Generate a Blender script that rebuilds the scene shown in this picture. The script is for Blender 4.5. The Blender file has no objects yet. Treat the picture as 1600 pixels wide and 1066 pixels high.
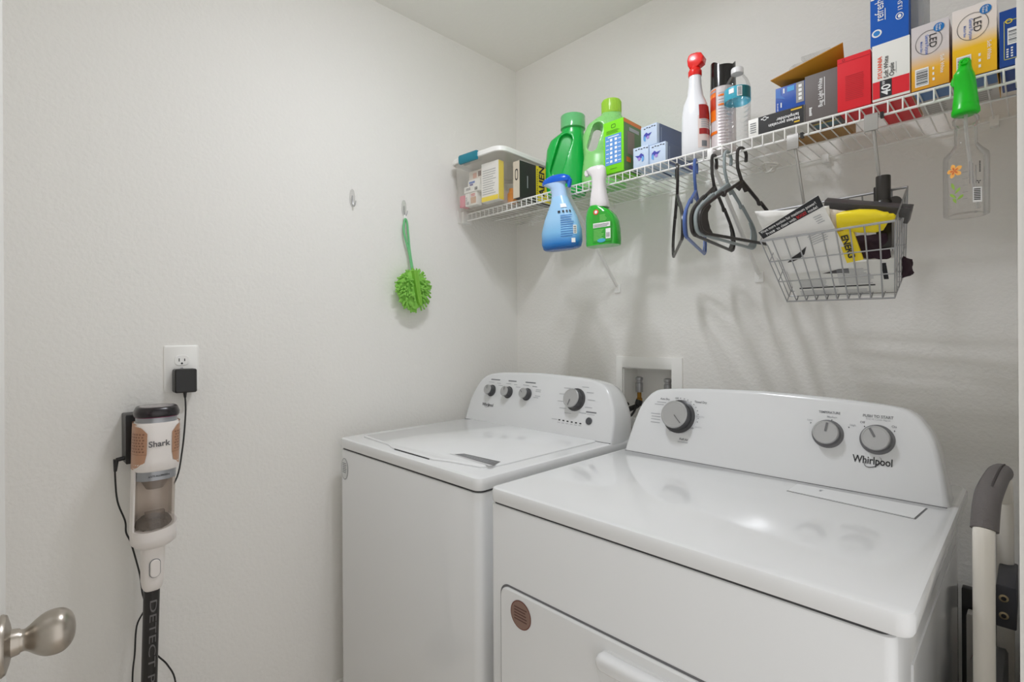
import bpy, math, random
from mathutils import Matrix, Vector
random.seed(7)
PI = math.pi
SC = bpy.context.scene
COL = SC.collection

# ------------------------------------------------------------------ camera
cam_d = bpy.data.cameras.new('camera'); cam = bpy.data.objects.new('camera', cam_d); COL.objects.link(cam)
th, rol = PI/4 + .0087, -.0058
fw = Vector((-math.sin(th), math.cos(th), 0)); rt0 = Vector((math.cos(th), math.sin(th), 0)); up0 = Vector((0, 0, 1))
rt = rt0*math.cos(rol) + up0*math.sin(rol); up = up0*math.cos(rol) - rt0*math.sin(rol)
cam.matrix_world = Matrix(((rt.x, up.x, -fw.x, 1.6465), (rt.y, up.y, -fw.y, -1.6515), (rt.z, up.z, -fw.z, 1.2394), (0, 0, 0, 1)))
cam_d.sensor_fit = 'HORIZONTAL'; cam_d.sensor_width = 36.0
cam_d.lens = 36.0*800.62/1600
cam_d.shift_y = -9.0/1600
cam_d.clip_start = .01
SC.camera = cam

# ------------------------------------------------------------------ world, exposure
w = bpy.data.worlds.new('doorway_fill'); SC.world = w; w.use_nodes = True  # even fill added through the doorway to flatten the lighting
w.node_tree.nodes['Background'].inputs[0].default_value = (1.0, .99, .98, 1)
w.node_tree.nodes['Background'].inputs[1].default_value = 1.0
SC.view_settings.view_transform = 'Standard'
SC.view_settings.look = 'None'
SC.view_settings.gamma = 1
SC.view_settings.use_curve_mapping = False
SC.view_settings.exposure = 0.19
SC.cycles.max_bounces = 24
SC.cycles.diffuse_bounces = 16
SC.cycles.transparent_max_bounces = 24
BULB = 225.0

# ------------------------------------------------------------------ materials
def lin(c):
    c = c/255.0
    return c/12.92 if c <= .04045 else ((c+.055)/1.055)**2.4
def rgb(r, g, b): return (lin(r), lin(g), lin(b), 1)
MATS = {}
def mat(name, c, rough=.5, metal=0, bump=0, scale=60, spec=.5, coat=0, vary=.06):
    if name in MATS: return MATS[name]
    m = bpy.data.materials.new(name); m.use_nodes = True
    nt = m.node_tree; b = nt.nodes['Principled BSDF']
    b.inputs['Base Color'].default_value = rgb(*c)
    b.inputs['Metallic'].default_value = metal
    b.inputs['Specular IOR Level'].default_value = spec
    b.inputs['Coat Weight'].default_value = coat
    tc = nt.nodes.new('ShaderNodeTexCoord'); nz = nt.nodes.new('ShaderNodeTexNoise')
    nz.inputs['Scale'].default_value = scale; nz.inputs['Detail'].default_value = 3
    nt.links.new(tc.outputs['Object'], nz.inputs['Vector'])
    mr = nt.nodes.new('ShaderNodeMapRange')
    mr.inputs['To Min'].default_value = max(0, rough-vary/2); mr.inputs['To Max'].default_value = min(1, rough+vary/2)
    nt.links.new(nz.outputs['Fac'], mr.inputs['Value']); nt.links.new(mr.outputs['Result'], b.inputs['Roughness'])
    if bump:
        bp = nt.nodes.new('ShaderNodeBump'); bp.inputs['Strength'].default_value = 1; bp.inputs['Distance'].default_value = bump
        nt.links.new(nz.outputs['Fac'], bp.inputs['Height']); nt.links.new(bp.outputs['Normal'], b.inputs['Normal'])
    MATS[name] = m
    return m
def clear(name, tint, haze=0.0, hazec=(255, 255, 255), gloss=.04, edge=.5):
    """thin clear plastic: see-through, glossy at grazing angles, with an optional milky haze"""
    if name in MATS: return MATS[name]
    m = bpy.data.materials.new(name); m.use_nodes = True
    nt = m.node_tree; nt.nodes.clear()
    out = nt.nodes.new('ShaderNodeOutputMaterial')
    tr = nt.nodes.new('ShaderNodeBsdfTransparent'); tr.inputs[0].default_value = rgb(*tint)
    gl = nt.nodes.new('ShaderNodeBsdfGlossy'); gl.inputs['Roughness'].default_value = gloss
    df = nt.nodes.new('ShaderNodeBsdfDiffuse'); df.inputs[0].default_value = rgb(*hazec)
    tl = nt.nodes.new('ShaderNodeBsdfTranslucent'); tl.inputs[0].default_value = rgb(*hazec)
    ad = nt.nodes.new('ShaderNodeMixShader'); ad.inputs[0].default_value = .5
    lw = nt.nodes.new('ShaderNodeLayerWeight'); lw.inputs['Blend'].default_value = .25
    mp = nt.nodes.new('ShaderNodeMapRange'); mp.inputs['To Min'].default_value = .03; mp.inputs['To Max'].default_value = edge
    m1 = nt.nodes.new('ShaderNodeMixShader'); m2 = nt.nodes.new('ShaderNodeMixShader'); m1.inputs[0].default_value = haze
    L = nt.links.new
    L(df.outputs[0], ad.inputs[1]); L(tl.outputs[0], ad.inputs[2])
    L(tr.outputs[0], m1.inputs[1]); L(ad.outputs[0], m1.inputs[2])
    L(lw.outputs['Fresnel'], mp.inputs['Value']); L(mp.outputs['Result'], m2.inputs[0])
    L(m1.outputs[0], m2.inputs[1]); L(gl.outputs[0], m2.inputs[2]); L(m2.outputs[0], out.inputs[0])
    MATS[name] = m
    return m
def ramp_z(name, stops, rough=.35):
    """printed vertical fade along the generated Z of the object"""
    m = mat(name, (255, 255, 255), rough); nt = m.node_tree
    tc = nt.nodes.new('ShaderNodeTexCoord'); sp = nt.nodes.new('ShaderNodeSeparateXYZ'); cr = nt.nodes.new('ShaderNodeValToRGB')
    e = cr.color_ramp.elements
    e[0].position, e[0].color = stops[0][0], rgb(*stops[0][1]); e[1].position, e[1].color = stops[-1][0], rgb(*stops[-1][1])
    for p, c in stops[1:-1]:
        x = e.new(p); x.color = rgb(*c)
    nt.links.new(tc.outputs['Generated'], sp.inputs[0]); nt.links.new(sp.outputs['Z'], cr.inputs[0])
    nt.links.new(cr.outputs['Color'], nt.nodes['Principled BSDF'].inputs['Base Color'])
    return m
def emit(name, c, s):
    m = bpy.data.materials.new(name); m.use_nodes = True
    b = m.node_tree.nodes['Principled BSDF']
    b.inputs['Emission Color'].default_value = rgb(*c); b.inputs['Emission Strength'].default_value = s
    MATS[name] = m
    return m

WALL = mat('painted_wall', (234, 232, 228), .75, bump=.0017, scale=95, spec=.25)
CEIL = mat('painted_ceiling', (236, 234, 230), .8, bump=.002, scale=70, spec=.2)
FLOOR = mat('floor_tile', (214, 207, 198), .45, scale=12)
TRIM = mat('white_trim', (236, 235, 232), .4)
ENAMEL = mat('white_enamel', (230, 231, 232), .075, scale=8, vary=.03)
CONS = mat('white_console_plastic', (220, 221, 222), .2, scale=8, vary=.03)
DARKGAP = mat('dark_gap', (62, 62, 64), .7)
SILVER = mat('silver_knob', (176, 176, 176), .32, metal=.35)
KNOBSIDE = mat('dark_knob_side', (66, 66, 68), .3)
PRINT = mat('grey_print', (120, 122, 126), .5)
PRINTL = mat('light_grey_print', (176, 178, 182), .5)
INK = mat('black_ink', (34, 34, 38), .5)
WHITEINK = mat('white_ink', (240, 240, 240), .5)
WIRE = mat('white_coated_wire', (240, 239, 236), .35)
WHITEP = mat('white_plastic', (240, 239, 236), .35)
BLACKP = mat('black_plastic', (30, 29, 29), .35)
SOFTBLACK = mat('dark_charcoal_plastic', (52, 50, 50), .45)
GREYP = mat('grey_plastic', (110, 110, 112), .45)
STEEL = mat('chrome_wire', (178, 178, 180), .3, metal=.8)
NICKEL = mat('brushed_nickel', (176, 168, 158), .3, metal=1, scale=30)
BRASS = mat('brass', (176, 132, 62), .35, metal=1)
PAPER = mat('white_paper', (240, 239, 236), .6)
CARD = mat('white_carton', (236, 235, 230), .5)
BEIGE = mat('beige_carton', (206, 196, 178), .6)

# ------------------------------------------------------------------ mesh building
def frame(o, u, v):
    u = Vector(u).normalized(); v = Vector(v).normalized(); n = u.cross(v)
    return Matrix(((u.x, v.x, n.x, o[0]), (u.y, v.y, n.y, o[1]), (u.z, v.z, n.z, o[2]), (0, 0, 0, 1)))
def F_front(x, y, z): return frame((x, y, z), (1, 0, 0), (0, 0, 1))       # faces -y
def F_right(x, y, z): return frame((x, y, z), (0, 1, 0), (0, 0, 1))       # faces +x
def T(x, y, z, rz=0, rx=0, ry=0):
    return Matrix.Translation((x, y, z)) @ Matrix.Rotation(rz, 4, 'Z') @ Matrix.Rotation(ry, 4, 'Y') @ Matrix.Rotation(rx, 4, 'X')
def ell(rx, ry, n=32, e=2.0, c=(0, 0)):
    pts = []
    for i in range(n):
        a = 2*PI*i/n; ca, sa = math.cos(a), math.sin(a)
        pts.append((c[0]+rx*math.copysign(abs(ca)**(2/e), ca), c[1]+ry*math.copysign(abs(sa)**(2/e), sa)))
    return pts
def rrect(w_, d, r, n=5, c=(0, 0)):
    pts = []
    r = min(r, w_/2-1e-5, d/2-1e-5)
    for qx, qy, a0 in ((1, 1, 0), (-1, 1, PI/2), (-1, -1, PI), (1, -1, 1.5*PI)):
        for k in range(n+1):
            a = a0+PI/2*k/n
            pts.append((c[0]+qx*(w_/2-r)+r*math.cos(a), c[1]+qy*(d/2-r)+r*math.sin(a)))
    return pts
def spline(P, k=8, closed=False):
    P = [Vector(p) for p in P]; out = []; n = len(P)
    for i in range(n if closed else n-1):
        if closed: a, b, c, d = P[i-1], P[i], P[(i+1) % n], P[(i+2) % n]
        else: a, b, c, d = P[max(i-1, 0)], P[i], P[i+1], P[min(i+2, n-1)]
        for j in range(k):
            t = j/k
            out.append(.5*((2*b)+(c-a)*t+(2*a-5*b+4*c-d)*t*t+(3*b-a-3*c+d)*t**3))
    if not closed: out.append(P[-1])
    return out
_tc = {}
def text_mesh(s, bold):
    if (s, bold) in _tc: return _tc[(s, bold)]
    cu = bpy.data.curves.new('lettering', 'FONT'); cu.body = s; cu.size = 1; cu.offset = bold; cu.resolution_u = 3
    cu.align_x = 'CENTER'
    ob = bpy.data.objects.new('lettering', cu); COL.objects.link(ob)
    dg = bpy.context.evaluated_depsgraph_get(); me = bpy.data.meshes.new_from_object(ob.evaluated_get(dg))
    V = [(v.co.x, v.co.y) for v in me.vertices]; Fc = [tuple(p.vertices) for p in me.polygons]
    bpy.data.objects.remove(ob); bpy.data.curves.remove(cu); bpy.data.meshes.remove(me)
    if V:
        x0 = min(v[0] for v in V); x1 = max(v[0] for v in V); y0 = min(v[1] for v in V); y1 = max(v[1] for v in V)
    else: x0 = x1 = y0 = y1 = 0
    _tc[(s, bold)] = (V, Fc, x0, x1, y0, y1)
    return _tc[(s, bold)]
class MB:
    def __init__(s): s.v = []; s.f = []; s.m = []
    def add(s, V, Fs, mi=0, M=None):
        o = len(s.v)
        for p in V:
            p = Vector(p); s.v.append(M @ p if M is not None else p)
        for f in Fs: s.f.append(tuple(i+o for i in f)); s.m.append(mi)
        return s
    def loft(s, rings, mi=0, c0=True, c1=True, M=None, closed=True):
        n = len(rings[0]); V = [p for r in rings for p in r]; Fs = []
        for k in range(len(rings)-1):
            for i in range(n if closed else n-1):
                j = (i+1) % n
                Fs.append((k*n+i, k*n+j, (k+1)*n+j, (k+1)*n+i))
        if c0: Fs.append(tuple(range(n-1, -1, -1)))
        if c1: Fs.append(tuple(range((len(rings)-1)*n, len(rings)*n)))
        return s.add(V, Fs, mi, M)
    def box(s, x0, y0, z0, x1, y1, z1, mi=0, M=None, r=0, b=0):
        w_, d = x1-x0, y1-y0; cx, cy = (x0+x1)/2, (y0+y1)/2
        def ring(z, i):
            if r > 0: q = rrect(w_-2*i, d-2*i, max(r-i, 1e-4), 5, (cx, cy))
            else: q = [(x0+i, y0+i), (x1-i, y0+i), (x1-i, y1-i), (x0+i, y1-i)]
            return [(x, y, z) for x, y in q]
        if b > 0:
            k = b*.29
            R = [ring(z0, b), ring(z0+k, k), ring(z0+b, 0), ring(z1-b, 0), ring(z1-k, k), ring(z1, b)]
        else: R = [ring(z0, 0), ring(z1, 0)]
        return s.loft(R, mi, M=M)
    def tube(s, P, r, n=8, mi=0, closed=False, M=None):
        P = [Vector(p) for p in P]; N = len(P); rings = []
        R = r if isinstance(r, (list, tuple)) else [r]*N
        up_ = None
        for i in range(N):
            if closed: t = P[(i+1) % N]-P[i-1]
            else: t = P[min(i+1, N-1)]-P[max(i-1, 0)]
            t.normalize()
            if up_ is None:
                up_ = Vector((0, 0, 1)) if abs(t.z) < .9 else Vector((1, 0, 0))
            a = t.cross(up_); a.normalize(); b = a.cross(t); b.normalize(); up_ = b
            rings.append([P[i]+R[i]*(math.cos(2*PI*k/n)*a+math.sin(2*PI*k/n)*b) for k in range(n)])
        if closed: rings.append(rings[0])
        return s.loft(rings, mi, not closed, not closed, M)
    def lathe(s, prof, n=32, mi=0, M=None, c0=True, c1=True):
        return s.loft([[(r*math.cos(2*PI*k/n), r*math.sin(2*PI*k/n), z) for k in range(n)] for r, z in prof], mi, c0, c1, M)
    def prism(s, poly, h0, h1, mi=0, M=None):
        return s.loft([[(x, y, h0) for x, y in poly], [(x, y, h1) for x, y in poly]], mi, M=M)
    def flat(s, poly, mi=0, M=None, h=.0006):
        return s.add([(x, y, h) for x, y in poly], [tuple(range(len(poly)))], mi, M)
    def rect(s, u0, v0, u1, v1, mi=0, M=None, h=.0006):
        return s.flat([(u0, v0), (u1, v0), (u1, v1), (u0, v1)], mi, M, h)
    def text(s, t, size, u, v, mi, M, rot=0, h=.0010, bold=.008, wmax=None, wfit=None):
        V, Fc, x0, x1, y0, y1 = text_mesh(t, bold)
        if not V: return s
        cx, cy = (x0+x1)/2, (y0+y1)/2
        sx = size
        if wmax: sx = min(size, wmax/(x1-x0))
        if wfit: sx = wfit/(x1-x0)
        c, sn = math.cos(rot), math.sin(rot)
        return s.add([(u+c*(x-cx)*sx-sn*(y-cy)*size, v+sn*(x-cx)*sx+c*(y-cy)*size, h) for x, y in V], Fc, mi, M)
    def merge(s, o, off):
        k = len(s.v); s.v += o.v; s.f += [tuple(i+k for i in f) for f in o.f]; s.m += [m+off for m in o.m]
        return s
    def lines(s, u0, v0, u1, v1, n, mi, M, fill=.45, h=.0007, ragged=.25):
        dv = (v1-v0)/n
        for i in range(n):
            e = u1-(u1-u0)*ragged*random.random()
            s.rect(u0, v0+dv*i, e, v0+dv*(i+fill), mi, M, h)
        return s
    def bars(s, u0, v0, u1, v1, mi, M, h=.001, vert=True, n=14):
        L = (u1-u0) if vert else (v1-v0); x = 0
        rnd = random.Random(3); wsum = []
        for i in range(n): wsum.append((rnd.choice((1, 1, 2, 3)), rnd.choice((1, 1, 2))))
        tot = sum(a+b for a, b in wsum)
        for a, b in wsum:
            p, q = x/tot*L, (x+a)/tot*L; x += a+b
            if vert: s.rect(u0+p, v0, u0+q, v1, mi, M, h)
            else: s.rect(u0, v0+p, u1, v0+q, mi, M, h)
        return s
    def mesh(s, name, mats, org=Vector((0, 0, 0)), smooth=35):
        me = bpy.data.meshes.new(name)
        me.from_pydata([tuple(p-org) for p in s.v], [], s.f)
        for m in mats: me.materials.append(m)
        me.polygons.foreach_set('material_index', s.m)
        fix_normals(me)
        if smooth:
            me.polygons.foreach_set('use_smooth', [True]*len(me.polygons))
            me.set_sharp_from_angle(angle=math.radians(smooth))
        me.update()
        return me
def fix_normals(me):
    import bmesh
    bm = bmesh.new(); bm.from_mesh(me); bmesh.ops.recalc_face_normals(bm, faces=bm.faces); bm.to_mesh(me); bm.free()
def wloc(o):
    p = Vector((0, 0, 0))
    while o is not None: p = p+o.location; o = o.parent
    return p
def tag(o, label, cat, group=None):
    o['label'] = label; o['category'] = cat
    if group: o['group'] = group
    return o
def thing(name, label, cat, loc, group=None):
    o = bpy.data.objects.new(name, None); COL.objects.link(o); o.location = loc; o.empty_display_size = .02
    return tag(o, label, cat, group)
def part(name, mb, mats, parent, smooth=35, label=None):
    if not isinstance(mats, (list, tuple)): mats = [mats]
    o = bpy.data.objects.new(name, mb.mesh(name, mats, wloc(parent), smooth)); COL.objects.link(o); o.parent = parent
    if label: o['label'] = label
    return o
def solo(name, mb, mats, label, cat, group=None, smooth=35):
    if not isinstance(mats, (list, tuple)): mats = [mats]
    xs = [p.x for p in mb.v]; ys = [p.y for p in mb.v]; zs = [p.z for p in mb.v]
    org = Vector(((min(xs)+max(xs))/2, (min(ys)+max(ys))/2, min(zs)))
    o = bpy.data.objects.new(name, mb.mesh(name, mats, org, smooth)); COL.objects.link(o); o.location = org
    return tag(o, label, cat, group)
def struct(name, mb, mats, parent=None, smooth=35):
    if not isinstance(mats, (list, tuple)): mats = [mats]
    o = bpy.data.objects.new(name, mb.mesh(name, mats, wloc(parent) if parent else Vector((0, 0, 0)), smooth)); COL.objects.link(o)
    if parent: o.parent = parent
    o['kind'] = 'structure'
    return o

# ================================================================== SETTING
RX, NY, H = 1.645, -1.80, 2.438            # right wall, near wall, ceiling
struct('floor', MB().box(-.12, NY-.12, -.1, 2.6, .12, 0), FLOOR)
struct('ceiling', MB().box(-.12, NY-.12, H, 1.76, .12, H+.1), CEIL)
struct('wall_left', MB().box(-.12, NY-.12, 0, 0, .12, H), WALL)
b = MB()                                    # back wall around the laundry box opening
bx0, bx1, bz0, bz1 = .563, .764, .93, 1.116
b.box(0, 0, 0, bx0, .12, H); b.box(bx1, 0, 0, RX, .12, H); b.box(bx0, 0, 0, bx1, .12, bz0); b.box(bx0, 0, bz1, bx1, .12, H)
struct('wall_back', b, WALL)
b = MB(); b.box(RX, -.885, 0, RX+.115, .12, H); b.box(RX, NY-.12, 2.05, RX+.115, -.885, H); b.box(RX, NY-.12, 0, RX+.115, -1.70, 2.05)
struct('wall_right', b, WALL)
struct('wall_front', MB().box(0, NY-.12, 0, RX, NY, H), WALL)
b = MB(); b.box(1.6353, -.888, 0, RX, -.832, 2.05, b=.003); b.box(RX-.002, -.90, 0, RX+.117, -.8855, 2.05)
b.box(1.6353, -1.70, 2.03, RX, -.832, 2.09, b=.003)
struct('trim_1', b, TRIM)
b = MB(); b.box(0, NY, 0, .012, 0, .085, b=.003)
struct('baseboard_left', b, TRIM)
b = MB(); b.box(.012, -.012, 0, RX, 0, .085, b=.003)
struct('baseboard_back', b, TRIM)

# open door with its knob, at the left edge of the picture
DA = math.radians(4)
DMX = T(.77, -1.6552, 0, -DA)
dr = struct('door_1', MB().box(0, -.035, .012, .86, 0, 2.03, b=.002, M=DMX), TRIM)
K = DMX @ Matrix(((1, 0, 0, .062), (0, 0, 1, 0), (0, -1, 0, .893), (0, 0, 0, 1)))
b = MB(); b.lathe([(.033, 0), (.033, .002), (.031, .005), (.022, .0075), (.0150, .009), (.0140, .0145), (.0135, .016)], 40, M=K)
kn = part('door_knob', b, NICKEL, dr, label='brushed nickel egg-shaped door knob')
eg = spline([(.0125, .016, 0), (.0118, .0195, 0), (.0140, .0235, 0), (.0195, .0300, 0), (.0238, .0375, 0), (.0252, .0455, 0), (.0238, .0535, 0), (.0185, .0600, 0), (.0105, .0638, 0), (.0006, .0650, 0)], 4)
b = MB(); b.lathe([(p.x, p.y) for p in eg], 44, M=K)
part('knob_grip', b, NICKEL, kn, 60)

# ceiling lamp that lights the room
lt = thing('ceiling_light', 'flush two-bulb ceiling lamp in the middle of the ceiling', 'lamp', (.82, -.88, H))
b = MB(); b.lathe([(.15, H), (.15, H-.012), (.14, H-.022), (.02, H-.026)], 48, M=Matrix.Translation((.82, -.88, 0)))
part('ceiling_pan', b, NICKEL, lt)
BM = emit('lit_bulb', (245, 248, 255), BULB)
for ly in (-.955, -.815):
    c = Matrix.Translation((.82, ly, 0))
    b = MB(); b.lathe([(.020, H-.020), (.020, H-.050), (.030, H-.070), (.040, H-.088), (.0415, H-.092), (.0385, H-.092)], 28, M=c, c1=False); sk = part('lamp_housing', b, WHITEP, lt)
    b = MB(); b.lathe([(.0385, H-.0915)]+[(.0385*math.cos(a), H-.0915-.014*math.sin(a)) for a in (.2, .4, .6, .8, 1.0, 1.2, 1.4, 1.55)], 28, M=c, c0=False)
    part('lit_lens', b, BM, sk, smooth=60)

# ================================================================== WASHER
def knob(mb_side, mb_face, M, r, h, rot):
    mb_side.lathe([(r*1.22, 0), (r*1.22, .0015), (r*1.12, .003), (r*1.02, .004), (r, .006), (r*.99, h-.004)], 40, M=M, c1=False)
    mb_face.lathe([(r*.99, h-.004), (r*.985, h-.0015), (r*.93, h), (r*.86, h), (r*.84, h-.0006)], 40, M=M)
def console_ring(hw, cx, M, sx=1, sz=0, n=0, dy=0):
    pts = [(cx-q[0]*sx, q[1]) for q in hw]+[(cx+q[0]*sx, q[1]) for q in reversed(hw)][1:]
    return pts
def console(parent, cx, hwp, y0, z0, back, name='console'):
    P = spline([(a, v, 0) for a, v in hwp], 5); hw = [(max(p.x, 0), p.y) for p in P]
    L = [(-a, v) for a, v in hw]+[(a, v) for a, v in reversed(hw)][1:]
    L = [(x, v) for x, v in L]
    s = .33; k = math.sqrt(1+s*s); M = frame((cx, y0, z0), (1, 0, 0), (0, s, 1)); vm = .1
    def ins(d):
        return [(x*(1-d/.35), (v-vm)*(1-d/.1)+vm if v > .004 else v) for x, v in L]
    b = MB()
    R = [[M @ Vector((x, v, 0)) for x, v in ins(.012)], [M @ Vector((x, v, -.0015)) for x, v in ins(.005)], [M @ Vector((x, v, -.006)) for x, v in ins(.001)], [M @ Vector((x, v, -.012)) for x, v in L]]
    base = [M @ Vector((x, v, -.012)) for x, v in L]
    for dy, q in ((.05, 1.0), (.085, .985), (.11, .95), (.125, .89)):
        R.append([Vector((cx+(p.x-cx)*(1-(1-q)*.35), p.y*.35+(y0)*.65+dy, z0+(p.z-z0)*q)) for p in base])
    b.loft(R)
    sm = MB(); sm.box(cx-hw[0][0]+.004, y0-.0010, z0-.0006, cx+hw[0][0]-.004, y0+.06, z0+.0012); part('seam', sm, GREYP, parent)
    return M, b
wm = thing('washing_machine', 'white top-load washer in the corner, left of the dryer', 'washing machine', (.4175, -.55, 0))
x0, x1, yf, yb = .0715, .7634, -.8926, -.19
b = MB(); b.box(x0+.002, yf+.002, .03, x1-.002, yb, .877, r=.022, b=.004)
part('cabinet', b, ENAMEL, wm)
b = MB(); b.box(x0+.006, yf+.006, .875, x1-.006, yb, .882, r=.02)  # dark slab that colours in the shade of the panel gap
part('gap_shade', b, DARKGAP, wm)
b = MB(); b.box(x0, yf, .8805, x1, yb, .9131, r=.022, b=.008)
part('top_panel', b, ENAMEL, wm)
b = MB()
q = [(.134, -.836), (.30, -.846), (.345, -.862), (.545, -.862), (.59, -.846), (.694, -.826), (.712, -.80), (.716, -.76), (.716, -.385), (.134, -.385)]
b.loft([[(x, y, .9125) for x, y in q], [(x, y, .9165) for x, y in q], [(.425+(x-.425)*.985, -.61+(y+.61)*.985, .9195) for x, y in q]])
ld = part('lid', b, ENAMEL, wm)
b = MB(); b.box(.36, -.8635, .9132, .53, -.858, .9158)
part('finger_slot', b, DARKGAP, ld)
b = MB(); TOPM = frame((0, 0, .9195), (1, 0, 0), (0, 1, 0))
b.flat([(.552, -.797), (.566, -.774), (.702, -.766), (.716, -.805)], 0, TOPM, .0006)
b.flat([(.536, -.802), (.552, -.797), (.716, -.805), (.714, -.815)], 1, TOPM, .0005)
b.lines(.57, -.797, .70, -.776, 4, 2, TOPM, fill=.35, h=.0009)
part('lid_label', b, [mat('grey_label', (112, 112, 114), .4), mat('pale_label', (205, 205, 206), .4), PRINTL], ld, label='dark grey printed label')
CM, CMB = console(wm, .4175, [(.345, 0), (.338, .083), (.315, .142), (.29, .172), (.255, .188), (.2, .196), (.13, .200), (0, .204)], -.371, .9131, .1)
def fr(M, u, v, cx): return M @ Matrix.Translation((u-cx, v, 0))
for u, r, h, rot in ((.192, .0185, .026, .2), (.284, .0185, .026, 0), (.379, .0185, .026, .9), (.600, .031, .03, 2.9)):
    A = MB(); B = MB(); M = fr(CM, u, .121, .4175)
    knob(A, B, M, r, h, rot)
    c, s_ = math.sin(-rot), math.cos(rot)
    B.add([(c*r*.15-s_*.0012, s_*r*.15+c*.0012, h+.0004), (c*r*.15+s_*.0012, s_*r*.15-c*.0012, h+.0004), (c*r*.8+s_*.0012, s_*r*.8-c*.0012, h+.0004), (c*r*.8-s_*.0012, s_*r*.8+c*.0012, h+.0004)], [(0, 1, 2, 3)], 1)
    for i in range(len(B.v)-4, len(B.v)): B.v[i] = M @ B.v[i]
    k_ = part('dial' if r > .025 else 'knob', A, KNOBSIDE, wm)
    part('knob_face', B, [SILVER, GREYP], k_)
b = MB(); CW = fr(CM, 0, 0, .4175)
for u, w_ in ((.201, .05), (.293, .042), (.385, .05)):
    b.rect(u-w_/2, .1625, u+w_/2, .1665, 0, CW); b.rect(u-w_/2-.01, .153, u-.004, .155, 1, CW); b.rect(u+.012, .151, u+w_/2+.008, .153, 1, CW)
for u, v in ((.43, .14), (.43, .134), (.432, .118), (.425, .112), (.41, .15), (.328, .143), (.235, .143)): b.rect(u-.012, v, u+.012, v+.0022, 1, CW)
for i in range(11):
    a = .5+i*.5
    if abs(a-PI) < .3: continue
    u, v = .600+.062*math.sin(a), .121+.050*math.cos(a)
    b.rect(u-.014, v-.001, u+.014, v+.0012, 1, CW)
b.text('Whirlpool', .0165, .189, .064, 2, CW, bold=.012, wfit=.062)
b.tube([(.186+.010*math.cos(t)+.004*math.sin(t), .064+.0085*math.sin(t), .0012) for t in [-2.9+.2*i for i in range(22)]], .0004, 4, 2, M=CW)
for i in range(6): b.rect(.545+i*.0175, .0465-.0004*i, .553+i*.0175, .0505-.0004*i, 2, CW); b.rect(.543+i*.0175, .039, .554+i*.0175, .041, 1, CW)
b.rect(.515, .048, .54, .050, 1, CW); b.rect(.65, .084, .69, .088, 0, CW); b.rect(.655, .078, .685, .080, 1, CW)
part('console', CMB.merge(b, 1), [CONS, PRINT, PRINTL, INK], wm, 40)
b = MB(); b.lathe([(.0115, 0), (.0115, .003), (.010, .0042)], 28, M=fr(CM, .668, .058, .4175))
part('start_button', b, mat('charcoal_button', (74, 76, 80), .4), wm)
b = MB(); M = F_front(.111, yf+.0015, .818)
b.flat(ell(.0215, .0335, 36), 0, M, .0006)
rim = ell(.0215, .0335, 36); b.add([(x, y, .0008) for x, y in rim]+[(x*.94, y*.95, .0008) for x, y in rim], [(i, (i+1) % 36, 36+(i+1) % 36, 36+i) for i in range(36)], 1, M)
b.lines(-.013, -.012, .013, .022, 6, 1, M, fill=.4, h=.0009)
part('oval_sticker', b, [mat('clear_sticker', (214, 216, 216), .3), PRINT], wm, label='small oval sticker with grey print')

# ================================================================== DRYER
dy = thing('clothes_dryer', 'white front-load dryer right of the washer, with a brown round sticker', 'clothes dryer', (1.18, -.55, 0))
x0, x1, yf, yb = .8113, 1.5483, -.905, -.19
b = MB(); b.box(x0+.002, yf+.002, .03, x1-.017, yb, .875, r=.014, b=.004)
part('cabinet', b, ENAMEL, dy)
b = MB(); b.box(x0+.006, yf+.006, .872, x1-.022, yb, .879, r=.014)  # shade under the dryer top, put in as a dark slab
part('gap_shade', b, DARKGAP, dy)
b = MB(); b.box(x0, yf, .8778, x1, yb, .9096, r=.02, b=.007)
part('top_panel', b, ENAMEL, dy)
b = MB(); b.box(x1-.0175, -.80, .06, x1-.0145, -.25, .80, b=.001)
part('side_panel', b, ENAMEL, dy)
CD, CDB = console(dy, 1.18, [(.356, 0), (.346, .06), (.331, .125), (.315, .155), (.296, .176), (.262, .188), (.15, .197), (0, .202)], -.397, .9096, .1)
DW = fr(CD, 0, 0, 1.18)
for u, r, h, rot in ((.975, .037, .032, -2.35), (1.327, .0255, .022, -.12), (1.4175, .0255, .022, .5)):
    A = MB(); B = MB(); M = fr(CD, u, .1135, 1.18)
    knob(A, B, M, r, h, rot)
    c, s_ = -math.sin(rot), math.cos(rot); a0 = .06 if r > .03 else .08; wd = .0011 if r > .03 else .0022
    B.add([M @ Vector(p) for p in ((c*r*a0-s_*wd, s_*r*a0+c*wd, h+.0004), (c*r*a0+s_*wd, s_*r*a0-c*wd, h+.0004), (c*r*.84+s_*wd, s_*r*.84-c*wd, h+.0004), (c*r*.84-s_*wd, s_*r*.84+c*wd, h+.0004))], [(0, 1, 2, 3)], 1)
    k_ = part('dial' if r > .03 else 'knob', A, KNOBSIDE if r > .03 else GREYP, dy)
    part('knob_face', B, [SILVER, GREYP], k_)
b = MB()
b.text('TEMPERATURE', .0072, 1.327, .1615, 0, DW, bold=.014, wfit=.042); b.text('Medium', .0062, 1.333, .152, 1, DW, bold=.004); b.text('Low', .0062, 1.290, .141, 1, DW, bold=.004); b.text('High', .0062, 1.373, .138, 1, DW, bold=.004)
b.text('PUSH TO START', .0082, 1.4165, .162, 0, DW, bold=.016, wfit=.053); b.text('End of Cycle Signal', .0052, 1.417, .1555, 1, DW, bold=0, wfit=.042)
b.text('Off', .0066, 1.390, .147, 0, DW, bold=.004); b.text('On', .0066, 1.445, .144, 0, DW, bold=.004)
b.text('Whirlpool', .0215, 1.411, .0665, 2, DW, bold=.014, wfit=.069)
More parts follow.
